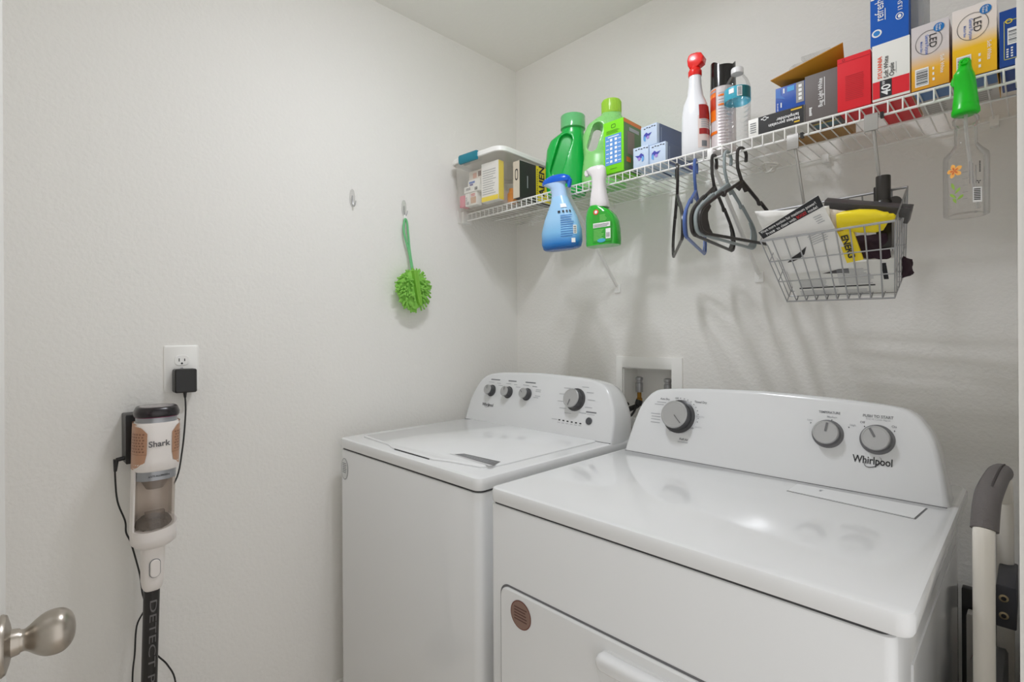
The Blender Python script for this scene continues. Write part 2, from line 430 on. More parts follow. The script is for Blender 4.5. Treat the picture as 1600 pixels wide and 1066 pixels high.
sw = [(1.412+.0135*math.cos(t)*(1 if math.cos(t) > 0 else .9)+.0065*math.sin(t), .0665+.0120*math.sin(t), .0013) for t in [-3.3+.15*i for i in range(31)]]
b.tube([(p[0], p[1], p[2]) for p in sw], [.0002+.0005*math.sin(PI*i/30) for i in range(31)], 5, 2, M=DW)
b.text('Timed Dry', .0076, 1.030, .157, 0, DW, bold=.016); b.text('Auto Dry', .0072, .927, .157, 0, DW, bold=.016); b.text('Fluff Air', .0076, .998, .0545, 0, DW, bold=.016)
b.text('Damp Dry', .0054, 1.034, .119, 1, DW, bold=0); b.text('Less Dry', .0054, 1.032, .091, 1, DW, bold=0); b.text('OFF', .006, 1.016, .0865, 0, DW, bold=.01); b.text('OFF', .006, .962, .1625, 0, DW, bold=.01); b.text('OFF', .006, .958, .073, 0, DW, bold=.01)
for u, v in ((.918, .1475), (.912, .141), (.905, .114), (.908, .1065), (.908, .0985), (.908, .090), (.996, .047)): b.rect(u-.014, v-.001, u+.014, v+.0012, 1, DW)
for i in range(10):
    a = -.05+i*.2
    u, v = .975+.054*math.sin(a), .1135+.050*math.cos(a); b.rect(u-.0012, v-.0012, u+.0012, v+.0012, 0, DW)
arc = [(.975+.0495*math.sin(.1+.13*i), .1135+.0465*math.cos(.1+.13*i), .0007) for i in range(22)]
b.tube(arc, .0004, 4, 1, M=DW)
for u, v in ((1.292, .1335), (1.333, .1445), (1.366, .1325), (1.394, .138), (1.446, .1345)): b.flat([(u-.0014, v+.0014), (u, v-.0016), (u+.0014, v+.0014)], 2, DW)
part('console', CDB.merge(b, 1), [CONS, PRINT, PRINTL, INK], dy, 40)
b = MB(); q = [(1.284, -.488), (1.497, -.507), (1.504, -.424), (1.284, -.424)]
b.prism([(1.2825, -.4905), (1.4995, -.5095), (1.5065, -.4225), (1.2825, -.4225)], .9092, .9098, 1); b.prism(q, .9095, .9113, 0)
b.rect(1.331, -.443, 1.337, -.437, 2, None, .9117); b.flat([(1.331, -.445), (1.334, -.451), (1.337, -.445)], 2, None, .9117)
part('lint_screen_cover', b, [ENAMEL, GREYP, PRINTL], dy)
dd = MB(); dxa, dxb, dza, dzb = .851, 1.508, .12, .7105
dcx, dcz = (dxa+dxb)/2, (dza+dzb)/2
DM = frame((dcx, yf+.002, dcz), (1, 0, 0), (0, 0, 1))
def rr3(i, h): return [(x, y, h) for x, y in rrect(dxb-dxa-2*i, dzb-dza-2*i, .022-i*.5, 6)]
dd.loft([rr3(0, .0002), rr3(0, .004), rr3(.003, .0065), rr3(.004, .0065)], M=DM)
door = part('door', dd, ENAMEL, dy)
b = MB(); b.loft([rr3(-.004, .0001), rr3(-.004, .0012)], M=DM); part('door_gap', b, GREYP, dy)
b = MB(); hM = frame((1.225, yf-.0045, .655), (1, 0, 0), (0, 0, 1))
b.loft([[(x, y, h) for x, y in rrect(.246-2*i, .072-2*i, .03, 7)] for i, h in ((0, 0), (0, .0010), (.003, .0018))], M=hM)
b.loft([[(x, y+.016, h) for x, y in rrect(.236-2*i, .032-2*i, .016, 7)] for i, h in ((0, .0005), (0, .010), (.003, .016), (.008, .019))], M=hM)
part('handle', b, ENAMEL, door)
b = MB(); sM = F_front(.9125, yf-.0045, .669)
b.flat(ell(.029, .029, 40), 0, sM, .0007); b.flat(ell(.027, .027, 40), 1, sM, .0009)
b.lines(-.018, -.012, .018, .018, 5, 2, sM, fill=.4, h=.0012, ragged=.15)
part('round_sticker', b, [mat('rust_border', (112, 62, 50), .4), mat('brown_sticker', (140, 112, 100), .35), mat('dark_brown_print', (88, 58, 50), .5)], door, label='round brown sticker with dark print')

# ================================================================== LAUNDRY BOX
lb = thing('laundry_outlet_box', 'white recessed water outlet box in the back wall between washer and dryer', 'outlet box', (.6635, 0, .91))
b = MB(); fx0, fx1, fz0, fz1 = .537, .803, .895, 1.158
for a in ((fx0, fz0, bx0, fz1), (bx1, fz0, fx1, fz1), (bx0, bz1, bx1, fz1), (bx0, fz0, bx1, bz0)): b.box(a[0], -.008, a[1], a[2], .0, a[3], b=.002)
part('face_frame', b, WHITEP, lb)
b = MB(); t = .003
b.box(bx0, .0, bz0, bx0+t, .095, bz1); b.box(bx1-t, .0, bz0, bx1, .095, bz1); b.box(bx0, .092, bz0, bx1, .095, bz1); b.box(bx0, .0, bz0, bx1, .095, bz0+t); b.box(bx0, .0, bz1-t, bx1, .095, bz1)
part('recess', b, WHITEP, lb)
for vx in (.607, .724):
    c = Matrix.Translation((vx, .04, 0))
    b = MB(); b.lathe([(.008, 1.022), (.0135, 1.024), (.0135, 1.058), (.011, 1.060), (.011, 1.066), (.0135, 1.068), (.0135, 1.078), (.008, 1.081)], 20, M=c)
    v_ = part('shutoff_valve', b, STEEL, lb)
    b = MB(); b.lathe([(.009, .985), (.011, .987), (.011, 1.0), (.008, 1.002), (.008, 1.022)], 16, M=c); part('brass_fitting', b, BRASS, v_)
for i, vx in enumerate((.607, .724)):
    b = MB()
    b.tube(spline([(vx, .04, .988), (vx-.004, .03, .972), (vx-.02, -.012, .958), (vx-.03, -.05, .935), (vx-.03, -.085, .85), (vx-.02, -.10, .6), (vx, -.12, .4)], 6), .0095, 10)
    b.tube([(vx, .04, .992), (vx-.003, .034, .975)], .0135, 10)
    if i == 0: b.tube(spline([(.584, -.002, .982), (.578, -.03, .968), (.59, -.06, .95)], 5), .007, 8); b.tube(spline([(.607, .02, .972), (.612, -.02, .945), (.60, -.06, .925)], 5), .004, 8)
    solo('water_hose', b, BLACKP, ('black hose hanging from the left valve of the wall outlet box', 'black hose on the right valve of the wall outlet box, behind the dryer')[i], 'hose')

# ================================================================== WIRE SHELF
ZU, ZL, SY = 1.7368, 1.7097, -.305
sh = thing('wire_shelf', 'white ventilated wire shelf spanning the back wall', 'shelf', (.82, -.15, ZL))
b = MB()
for y, z, r in ((SY, ZU, .0028), (SY, ZL, .0028), (-.155, ZU-.004, .0026), (-.012, ZU-.004, .0026)): b.tube([(.016, y, z), (1.632, y, z)], r, 8)
i = 0; x = .028
while x < 1.63:
    b.tube([(x, -.008, ZU), (x, SY-.002, ZU), (x, SY-.004, ZU-.003), (x, SY-.004, ZL)], .0016, 6); x += .0255
part('wire_grid', b, WIRE, sh)
for x, s_ in ((.0, 1), (RX, -1)):
    b = MB(); xa, xb = sorted((x, x+s_*.020))
    b.box(xa, -.325, ZL-.010, xb, -.29, ZU+.010, b=.003); xa, xb = sorted((x, x+s_*.004)); b.box(xa, -.34, ZL-.012, xb, -.27, ZU+.012, b=.0015)
    part('end_bracket', b, WHITEP, sh)
for xt, xf in ((.551, .542), (1.040, 1.056)):
    b = MB()
    b.tube([(xt, SY, ZL+.004), (xf, -.010, 1.425)], .0062, 6); br = part('support_brace', b, WIRE, sh)
    b = MB(); b.box(xf-.013, -.006, 1.398, xf+.013, 0, 1.430, b=.0015); b.lathe([(.004, 0), (.004, .002)], 12, M=F_front(xf, -.006, 1.412)); part('brace_foot', b, WHITEP, br)
    b = MB(); b.box(xt-.006, SY-.005, ZL-.003, xt+.006, SY+.004, ZU-.002, b=.001)
    part('brace_clip', b, WHITEP, br)
for x in (.10, .52, .90, 1.24, 1.585):
    b = MB(); b.box(x-.008, -.018, ZU-.018, x+.008, 0, ZU+.006, b=.002); b.lathe([(.004, 0), (.004, .002)], 10, M=F_front(x, -.018, ZU-.012)); part('wall_clip', b, WHITEP, sh)
ZS = ZU+.0048    # top of the wires the things stand on

# ================================================================== THINGS ON THE SHELF
# --- clear storage bin and what is inside it
BX = T(.152, -.218, ZS, math.radians(4))
bn = thing('storage_bin', 'clear plastic bin with white lid and teal latch, left end of the shelf', 'storage bin', (.152, -.218, ZS))
BINM = clear('bin_plastic', (253, 252, 250), haze=.11, hazec=(240, 238, 234), gloss=.12, edge=.3)
b = MB()
def br(w_, d, z, r=.03): return [(x, y, z) for x, y in rrect(w_, d, r, 6)]
b.loft([br(.226, .298, 0), br(.244, .318, .012, .035), br(.262, .336, .170, .035), br(.268, .342, .172, .035)], c1=False, M=BX)
part('bin_body', b, BINM, bn)
LIDM = mat('white_lid_plastic', (244, 243, 240), .35)
b = MB(); b.loft([br(.272, .346, .170, .04), br(.280, .354, .172, .04), br(.280, .354, .186, .04), br(.274, .348, .190, .04), br(.25, .32, .190, .03), br(.245, .315, .184, .03)], c0=False, M=BX)
part('lid', b, LIDM, bn)
TEAL = mat('teal_plastic', (18, 128, 150), .35)
b = MB(); b.loft([[(-.072+t_*.094, -.1745-yy, zz) for yy, zz in ((0, .160), (.008, .160), (.012, .166), (.013, .186), (.009, .193), (-.002, .1935))] for t_ in (0, .03, .97, 1)], M=BX)
part('latch', b, TEAL, bn)
IN = 'small boxes inside the clear bin'
def bxx(name, a, mats, label, cat, M=BX, fn=None, b_=.0006, grp=None):
    q = MB(); q.box(*a, M=M, b=b_)
    if fn: fn(q)
    return solo(name, q, mats, label, cat, grp)
YEL = mat('yellow_print', (246, 220, 40), .4); PINK = mat('pink_carton', (224, 112, 132), .45); ORG = mat('orange_plastic', (240, 150, 40), .4)
BLUEP = mat('blue_print', (70, 110, 190), .45); REDP = mat('red_print', (214, 40, 44), .45); PURP = mat('purple_print', (92, 78, 150), .45)
def f1(q):
    M = BX @ F_front(0, -.145, 0); q.lines(.018, .03, .088, .128, 11, 1, M, fill=.35)
    q.rect(.012, .0045, .098, .022, 2, M, .0008); M2 = BX @ F_right(.099, 0, 0); q.rect(-.144, .005, -.116, .149, 2, M2)
bxx('booklet', (.011, -.145, .0035, .099, -.115, .150), [PAPER, PRINTL, YEL], 'white booklet with yellow edges standing inside the clear bin', 'booklet', fn=f1)
def f2(q):
    M = BX @ F_front(0, -.146, 0); q.lines(-.075, .012, -.066, .042, 4, 1, M); q.bars(-.066, .008, -.058, .02, 2, M)
bxx('small_carton', (-.0775, -.146, .0035, -.0535, -.118, .0535), [CARD, PRINT, INK], 'small upright white carton beside the pink box inside the bin', 'box', fn=f2)
def f3(q):
    M = BX @ F_front(0, -.146, 0); q.rect(-.047, .01, -.018, .035, 1, M); q.lines(-.046, .038, -.02, .05, 3, 2, M)
bxx('small_carton', (-.049, -.146, .0035, -.015, -.118, .0535), [CARD, mat('tan_print', (206, 168, 140), .5), REDP], 'small white carton with tan print, middle of the bin', 'box', fn=f3)
def f4(q):
    M = BX @ F_front(0, -.149, 0); q.lines(-.07, .064, -.045, .074, 3, 1, M); q.bars(-.022, .058, -.006, .070, 1, M)
bxx('flat_carton', (-.0805, -.149, .0545, .003, -.116, .078), [CARD, INK], 'flat white carton lying on two small cartons inside the bin', 'box', fn=f4)
bxx('pink_box', (-.1045, -.150, .0035, -.0800, -.118, .048), [PINK], 'small pink box at the left front corner inside the bin', 'box')
def f5(q):
    M = BX @ F_front(0, -.140, 0); q.rect(-.062, .09, -.03, .098, 1, M); q.rect(-.058, .082, -.04, .0885, 2, M)
bxx('medicine_box', (-.068, -.140, .0788, -.004, -.118, .104), [CARD, BLUEP, PURP], 'white and blue medicine box on top of the flat carton in the bin', 'box', fn=f5)
def f6(q):
    M = BX @ F_front(0, -.130, 0); q.rect(-.05, .112, -.03, .132, 1, M); q.rect(-.022, .115, -.005, .135, 2, M)
bxx('wrapped_card', (-.072, -.130, .1048, .002, -.122, .142), [mat('clear_wrap', (226, 218, 208), .3), mat('salmon_print', (220, 170, 150), .5), mat('brown_print', (120, 96, 84), .5)], 'pale wrapped card with tan pictures at the top of the bin', 'card', fn=f6)
b = MB(); b.lathe([(.018, .004), (.020, .007), (.020, .038), (.014, .046), (.014, .058)], 20, M=BX @ Matrix.Translation((.094, -.06, 0)))
solo('pill_bottle', b, ORG, 'small orange bottle at the right side inside the bin', 'bottle')
bxx('folded_cloth', (-.10, -.10, .0035, .07, .12, .06), [mat('grey_cloth', (196, 190, 184), .9, bump=.002, scale=40)], 'grey folded cloth at the back of the clear bin', 'cloth', b_=.012)

# --- black and yellow box beside the bin
b = MB(); b.box(.308, -.325, ZS, .341, -.13, ZS+.134, 0)
M = F_front(0, -.325, ZS); b.rect(.308, 0, .341, .134, 1, M, .0005)
b.add([(.326+.008*x, .085+.021*y, .0012) for x, y in ell(1, 1, 20, 3)]+[(.326+.005*x, .085+.016*y, .0012) for x, y in ell(1, 1, 20, 3)], [(i, (i+1) % 20, 20+(i+1) % 20, 20+i) for i in range(20)], 0, M)
M = F_right(.341, 0, ZS); b.rect(-.238, 0, -.13, .134, 2, M, .0005); b.flat([(-.18, .134), (-.13, .134), (-.13, .08)], 0, M, .0009)
b.rect(-.286, .04, -.282, .085, 3, M); b.text('ALIEN', .042, -.207, .080, 0, M, rot=PI/2, bold=.03); b.lines(-.232, .005, -.228, .125, 14, 0, M, fill=.7)
solo('tape_box', b, [SOFTBLACK, BEIGE, YEL, PRINTL], 'black and yellow box reading ALIEN, between the bin and the dark green jug', 'box')

# --- detergent jugs
def baked(objs_mb, cutters, name, vox=.0028, it=8):
    tmp = []
    def tob(m):
        o = bpy.data.objects.new('working_mesh', m.mesh('working_mesh', [], smooth=0)); COL.objects.link(o); tmp.append(o); return o
    a = tob(objs_mb[0])
    for m in objs_mb[1:]:
        md = a.modifiers.new('u', 'BOOLEAN'); md.operation = 'UNION'; md.object = tob(m); md.solver = 'EXACT'
    for m in cutters:
        md = a.modifiers.new('d', 'BOOLEAN'); md.operation = 'DIFFERENCE'; md.object = tob(m); md.solver = 'EXACT'
    md = a.modifiers.new('r', 'REMESH'); md.mode = 'VOXEL'; md.voxel_size = vox
    md = a.modifiers.new('s', 'SMOOTH'); md.iterations = it; md.factor = .5
    bpy.context.view_layer.update()
    dg = bpy.context.evaluated_depsgraph_get(); me = bpy.data.meshes.new_from_object(a.evaluated_get(dg))
    r = MB(); r.add([v.co.copy() for v in me.vertices], [tuple(p.vertices) for p in me.polygons])
    for o in tmp: bpy.data.objects.remove(o)
    bpy.data.meshes.remove(me)
    return r
def sect(z, rx, ry, cx=0, e=2.4, n=40): return [(x, y, z) for x, y in ell(rx, ry, n, e, (cx, 0))]
def capsule(P0, P1, r, sy, M):
    """rounded slot cutter in the local xz plane, extruded along y between sy"""
    P0, P1 = Vector(P0), Vector(P1); d = P1-P0; a0 = math.atan2(d.y, d.x); pts = []
    for k in range(13): a = a0+PI/2-PI*k/12; pts.append((P1.x+r*math.cos(a), P1.y+r*math.sin(a)))
    for k in range(13): a = a0-PI/2-PI*k/12; pts.append((P0.x+r*math.cos(a), P0.y+r*math.sin(a)))
    m = MB(); m.loft([[(x, sy[0], z) for x, z in pts], [(x, sy[1], z) for x, z in pts]], M=M); return m
J1 = T(.462, -.205, ZS, math.radians(30))
body = MB().loft([sect(.0, .066, .043), sect(.004, .070, .047), sect(.06, .076, .050, -.001), sect(.12, .074, .049, -.002), sect(.17, .070, .046, -.001), sect(.20, .062, .042, .004), sect(.218, .048, .037, .016), sect(.228, .041, .036, .022, 2), sect(.245, .040, .036, .024, 2)], M=J1)
g = baked([body], [capsule((-.030, .085), (.004, .190), .024, (-.08, -.020), J1)], 'jug')
jg = thing('detergent_jug', 'dark green detergent jug with a see-through green cap', 'jug', (.462, -.205, ZS))
GREEN1 = mat('glossy_green_plastic', (12, 178, 72), .25, coat=.2)
part('jug_body', g, GREEN1, jg, 60)
b = MB(); b.lathe([(.041, .238), (.0445, .240), (.0445, .283), (.043, .286), (.0, .286)], 40, M=J1 @ Matrix.Translation((.024, 0, 0)))
part('cap', b, mat('green_measuring_cap', (104, 190, 122), .15, coat=.4), jg)
J2 = T(.606, -.175, ZS, math.radians(36))
body = MB().loft([sect(.0, .070, .044), sect(.005, .075, .048), sect(.04, .078, .05), sect(.085, .074, .047), sect(.115, .070, .044), sect(.15, .073, .046), sect(.19, .073, .045), sect(.225, .062, .040, .006), sect(.243, .048, .034, .016), sect(.255, .035, .030, .024, 2), sect(.264, .034, .030, .025, 2)], M=J2)
g = baked([body], [capsule((-.041, .142), (-.022, .205), .0175, (-.1, .1), J2)], 'jug')
jg = thing('detergent_jug', 'pale green jug with a lime cap and open handle, behind the green dryer-sheet box', 'jug', (.608, -.175, ZS))
part('jug_body', g, mat('pale_green_plastic', (142, 214, 124), .28, coat=.2), jg, 60)
b = MB(); b.lathe([(.031, .258), (.0335, .262), (.0325, .302), (.031, .305), (.0, .305)], 36, M=J2 @ Matrix.Translation((.025, 0, 0)))
for k in range(30):
    a = 2*PI*k/30; b.box(-.0008, .0320, .264, .0008, .0342, .300, M=J2 @ Matrix.Translation((.025, 0, 0)) @ Matrix.Rotation(a, 4, 'Z'))
part('cap', b, mat('lime_cap', (168, 214, 70), .3), jg)
b = MB(); LM = J2 @ frame((0, -.0475, 0), (1, 0, 0), (0, 0, 1))
b.flat([(.004, .045), (.05, .045), (.05, .108), (.004, .108)], 0, LM, .0035); b.lines(.007, .05, .046, .102, 9, 1, LM, h=.0042); b.flat([(.022+.011*x, .137+.013*y) for x, y in ell(1, 1, 24)], 2, LM, .0015)
part('jug_label', b, [mat('green_label', (96, 196, 84), .35), mat('deep_green_print', (50, 150, 60), .5), WHITEINK], jg)

# --- bright green box (tilted forward a little on the lip)
GB = T(.737, -.262, ZS, 0)
def gbf(q):
    M = GB @ F_front(0, -.05, 0)
    q.rect(-.0305, .026, .0285, .118, 1, M); q.text('O', .0001, 0, 0, 2, M)
    for i in range(6):
        for j, u in enumerate((-.008, .009)): q.rect(u-.0042, .032+i*.0133, u+.0042, .040+i*.0133, 2, M, .0009)
        for u in (-.022, .022): q.rect(u-.005, .0345+i*.0133, u+.005, .0365+i*.0133, 2, M, .0009)
    q.rect(-.02, .111, .02, .1135, 2, M, .0009)
    q.add([(.0+.008*x, .145+.006*y, .0009) for x, y in ell(1, 1, 16, 4)]+[(.0+.0062*x, .145+.0045*y, .0009) for x, y in ell(1, 1, 16, 4)], [(i, (i+1) % 16, 16+(i+1) % 16, 16+i) for i in range(16)], 3, M)
    q.lines(-.026, .123, .026, .135, 4, 3, M, fill=.3); q.rect(-.012, .012, .012, .0135, 3, M)
    M = GB @ F_right(.0365, 0, 0); q.rect(-.048, 0, .048, .157, 4, M, .0005); q.rect(-.05, .148, .05, .160, 5, M, .0008); q.rect(-.03, .055, .01, .125, 6, M, .0008); q.rect(-.036, .03, -.012, .045, 5, M, .0009); q.rect(-.02, .128, .036, .139, 7, M, .0009)
bxx('dryer_sheet_box', (-.0365, -.05, 0, .0365, .05, .1615), [mat('lime_carton', (122, 216, 20), .4), mat('sky_blue_print', (96, 150, 214), .4), WHITEINK, mat('dark_green_print', (62, 120, 24), .5), mat('olive_green_panel', (104, 138, 92), .4), mat('orange_print', (232, 130, 60), .4), mat('photo_panel', (148, 132, 118), .5), PRINTL],
    'lime green box with a blue checklist panel, in front of the pale green jug', 'box', GB, gbf)

# --- tissue boxes
TB = [mat('ice_blue_carton', (196, 212, 232), .4), mat('dusk_blue_panel', (96, 112, 146), .4), mat('violet_leaf', (70, 72, 168), .4), mat('azure_leaf', (104, 164, 222), .4), mat('lilac_leaf', (168, 140, 210), .4), INK]
def leaf(q, M, u, v, s, fl=1):
    q.flat([(u+fl*x*s, v+y*s) for x, y in ((-.9, -.2), (-.8, .35), (-.3, .7), (.1, .35), (.9, .45), (.35, -.05), (.0, -.3), (-.4, -.1))], 2, M, .0008)
    q.flat([(u+fl*(-.45+.45*math.cos(a))*s, v+(-.35+.5*math.sin(a))*s) for a in [PI/2+i*.35 for i in range(10)]], 3, M, .0010)
    q.flat([(u+fl*(.05+.3*math.cos(a))*s, v+(-.25+.28*math.sin(a))*s) for a in [i*.45 for i in range(14)]], 4, M, .0012)
def tissue(x, y, z, w_, d, h, rz, label, fl=1):
    M0 = T(x, y, z, rz); q = MB(); q.box(-w_/2, -d/2, 0, w_/2, d/2, h, 0, M0, b=.0006)
    M = M0 @ F_front(0, -d/2, 0); leaf(q, M, -.004, h*.5, .017, fl)
    for k in range(5): q.rect(-.018+.009*k, h-.009+.0015*(k % 2), -.012+.009*k, h-.0065+.0015*(k % 2), 5, M)
    M = M0 @ F_right(w_/2, 0, 0); q.rect(-d/2+.012, 0, d/2, h, 1, M, .0005); q.rect(-d/2+.02, .01, -d/2+.0215, h-.01, 0, M, .0008); q.flat([(d/2-.02+.014*a, .02+.012*c) for a, c in ell(1, 1, 14)], 2, M, .0009)
    solo('tissue_box', q, TB, label, 'tissue box', 'light blue tissue boxes on the shelf')
tissue(.873, -.200, ZS, .054, .165, .062, math.radians(-2), 'light blue tissue box, bottom right of the three')
tissue(.8165, -.215, ZS, .050, .150, .064, math.radians(2), 'light blue tissue box, bottom left of the three beside the lime green box', -1)
tissue(.848, -.195, ZS+.0645, .057, .165, .062, math.radians(-6), 'light blue tissue box resting on top of the other two')

# --- white spray bottle with red nozzle
S1 = T(.978, -.262, ZS, math.radians(8))
sp = thing('cleaner_bottle', 'tall white spray bottle with a red nozzle standing beside the aerosol can', 'spray bottle', (.978, -.262, ZS))
b = MB(); b.loft([sect(0, .034, .024, 0, 2.6), sect(.005, .037, .027, 0, 2.6), sect(.06, .037, .027, 0, 2.6), sect(.115, .036, .026, 0, 2.5), sect(.145, .032, .025, 0, 2.3), sect(.17, .022, .020, 0, 2), sect(.20, .018, .017, 0, 2), sect(.232, .016, .016, 0, 2)], M=S1)
part('bottle_body', b, mat('pearl_white_plastic', (232, 233, 236), .22), sp, 60)
RED = mat('red_nozzle', (226, 28, 22), .25, coat=.3)
b = MB(); b.lathe([(.0175, .226), (.0185, .229), (.0185, .240), (.014, .249), (.0135, .253)], 24, M=S1)
b.loft([[(x, y, z) for x, y in rrect(2*rx, 2*ry, .005, 3, (cx, 0))] for z, rx, ry, cx in ((.250, .013, .0125, 0), (.258, .021, .015, .004), (.272, .023, .016, .005), (.284, .018, .015, .003), (.289, .012, .011, .0))], M=S1)
part('spray_head', b, RED, sp, 20)
b = MB()
def wrap(q, M, prof, a0, a1, mi, e=2.6, k=12, off=.0008):
    V = []; Fs = []
    for j in range(k+1):
        a = a0+(a1-a0)*j/k; ca, sa = math.cos(a), math.sin(a)
        for (z, rx, ry) in prof: V.append(((rx+off)*math.copysign(abs(ca)**(2/e), ca), (ry+off)*math.copysign(abs(sa)**(2/e), sa), z))
    n = len(prof)
    for j in range(k):
        for i in range(n-1): Fs.append((j*n+i, (j+1)*n+i, (j+1)*n+i+1, j*n+i+1))
    q.add(V, Fs, mi, M)
wrap(b, S1, [(.015, .037, .027), (.05, .037, .027), (.105, .0362, .0262)], -1.25, .6, 0)
wrap(b, S1, [(.095, .0366, .0266), (.115, .036, .026), (.135, .0336, .0253)], -1.15, .5, 1, off=.0012)
wrap(b, S1, [(.052, .037, .027), (.068, .037, .027)], -1.15, .4, 1, off=.0012)
wrap(b, S1, [(.018, .037, .027), (.034, .037, .027)], -.95, -.4, 2, off=.0013)
for k in range(4): wrap(b, S1, [(.072+.006*k, .037, .027), (.0745+.006*k, .037, .027)], -1.0, .2, 3, off=.0013)
part('bottle_label', b, [mat('pale_pink_label', (222, 206, 200), .4), mat('maroon_label', (160, 34, 32), .4), PRINT, PRINTL], sp, label='maroon and pink label')

# --- aerosol can
A1 = T(1.044, -.230, ZS, math.radians(-35))
ac = thing('aerosol_can', 'orange and white aerosol can with a black cap behind the water bottle', 'aerosol can', (1.048, -.238, ZS))
b = MB(); b.lathe([(.031, 0), (.0335, .002), (.0335, .004), (.0328, .006), (.0328, .172), (.0335, .175), (.030, .182), (.027, .186)], 40, M=A1)
part('can_body', b, [mat('can_white', (222, 214, 214), .3, metal=.2)], ac)
b = MB(); PR = lambda z0, z1: [(z0, .0328, .0328), (z1, .0328, .0328)]
ORANGE = mat('orange_can_print', (240, 120, 30), .3); DRED = mat('dark_red_can_print', (196, 62, 30), .3)
wrap(b, A1, PR(.085, .172), -2.6, -1.15, 0, 2); wrap(b, A1, PR(.115, .15), -2.6, -1.15, 1, 2, off=.0011); wrap(b, A1, PR(.162, .168), -2.6, -1.15, 2, 2, off=.0012); wrap(b, A1, PR(.048, .056), -2.6, -1.05, 0, 2, off=.0012)
for k in range(18):
    z = .012+k*.0085
    if k in (13, 16): wrap(b, A1, PR(z, z+.005), -.95, -.2, 0, 2, off=.0012)
    else: wrap(b, A1, PR(z, z+.0022), -.95, -.95+.7+.4*random.random(), 3, 2, off=.0012)
part('can_print', b, [ORANGE, DRED, mat('mauve_print', (170, 156, 164), .4), mat('pale_mauve_print', (196, 184, 188), .4)], ac)
b = MB(); n = 40; rings = []
for z, r in ((.176, .0335), (.235, .0325)): rings.append([(r*math.cos(2*PI*k/n), r*math.sin(2*PI*k/n), z) for k in range(n)])
top = []
for k in range(n):
    a = 2*PI*k/n; dip = max(0, math.cos(a+.25))**3; lift = .006*max(0, -math.cos(a+.9))
    top.append((.0322*math.cos(a), .0322*math.sin(a), .250-.024*dip+lift))
rings.append(top); rings.append([(x*.9, y*.9, z-.001) for x, y, z in top]); rings.append([(x*.88, y*.88, .222) for x, y, z in top])
b.loft(rings, c0=False, M=A1); b.lathe([(.008, .222), (.008, .236), (.006, .240)], 14, M=A1)
part('cap', b, mat('glossy_black_cap', (26, 24, 24), .18), ac, 40)

# --- clear water bottle
WB = T(1.098, -.268, ZS, .3)
wb = thing('water_bottle', 'clear water bottle with a teal label standing in front of the aerosol can', 'bottle', (1.098, -.265, ZS))
CLR = clear('clear_bottle_plastic', (254, 254, 254), haze=.01, gloss=.06, edge=.4)
b = MB(); prof = [(.022, 0), (.031, .004)]
z = .008
while z < .10:
    prof += [(.0325, z), (.0325, z+.005), (.0305, z+.008), (.0305, z+.0095)]; z += .0125
prof += [(.0325, z), (.0325, .112), (.0315, .114), (.0315, .144), (.0325, .146), (.031, .156), (.025, .171), (.016, .183), (.0125, .187), (.0125, .189)]
b.lathe(prof, 40, M=WB, c1=False); part('bottle_body', b, CLR, wb)
b = MB(); b.lathe([(.014, .187), (.0155, .188), (.0155, .200), (.0145, .202), (.0, .202)], 28, M=WB)
part('cap', b, mat('frosted_cap', (226, 226, 226), .3), wb)
b = MB(); b.lathe([(.0325, .113), (.0328, .1135), (.0328, .1445), (.0325, .145)], 40, M=WB, c0=False, c1=False)
P2 = lambda z0, z1: [(z0, .0328, .0328), (z1, .0328, .0328)]
wrap(b, WB, P2(.1145, .1435), -1.35, -.35, 3, 2, off=.0006); wrap(b, WB, P2(.1165, .142), -1.52, -1.15, 1, 2, off=.0009); wrap(b, WB, P2(.127, .139), -2.15, -1.75, 1, 2, off=.0009)
for k in range(6): wrap(b, WB, P2(.119+.0036*k, .1212+.0036*k), -1.47, -1.2, 2, 2, off=.0012, k=4)
part('bottle_label', b, [mat('teal_label', (64, 168, 192), .35), WHITEINK, PRINT, mat('dark_teal_label', (28, 104, 108), .35)], wb)

# --- lampholder box, lying, and the boxes above and beside it
def lb_(q):
    M = F_front(0, -.300, ZS); q.rect(1.162+.0005, .0005, 1.2665, .043, 1, M, .0006)
    q.text('keyless porcelain', .0112, 1.222, .0155, 2, M, rot=PI, bold=.012, wmax=.07); q.text('lampholder', .0112, 1.230, .0255, 2, M, rot=PI, bold=.012, wmax=.05)
    q.rect(1.238, .036, 1.262, .0395, 3, M, .001); q.rect(1.245, .0055, 1.257, .009, 3, M, .001); q.flat([(1.178+.005*x, .036+.005*y) for x, y in ell(1, 1, 18)], 2, M, .001); q.rect(1.169, .0345, 1.187, .0375, 2, M, .001); q.flat([(1.178+.0032*x, .036+.0032*y) for x, y in ell(1, 1, 18)], 1, M, .0013)
    q.lines(1.1425, .008, 1.157, .036, 5, 4, M, fill=.4, ragged=0)
bxx('lampholder_box', (1.138, -.300, ZS, 1.2665, -.2235, ZS+.0435), [CARD, BLACKP, WHITEINK, mat('gold_print', (226, 184, 30), .5), PRINT], 'black and white lampholder box lying in front of the small blue box', 'box', None, lb_)
def sb(q):
    M = F_front(0, -.288, ZS+.044); q.rect(1.246, .012, 1.2635, .061, 1, M, .0008)
    q.rect(1.2, .04, 1.212, .058, 2, M, .0007); q.flat([(1.2, .038), (1.2, .058), (1.222, .03)], 2, M, .0006); q.rect(1.226, .046, 1.242, .058, 3, M)
    for k in range(4): q.rect(1.2515, .018+.010*k, 1.2585, .025+.010*k, 4, M, .0011)
    q.lines(1.203, .006, 1.206, .026, 5, 4, M); q.rect(1.211, .012, 1.2135, .024, 4, M); q.rect(1.217, .045, 1.220, .057, 4, M)
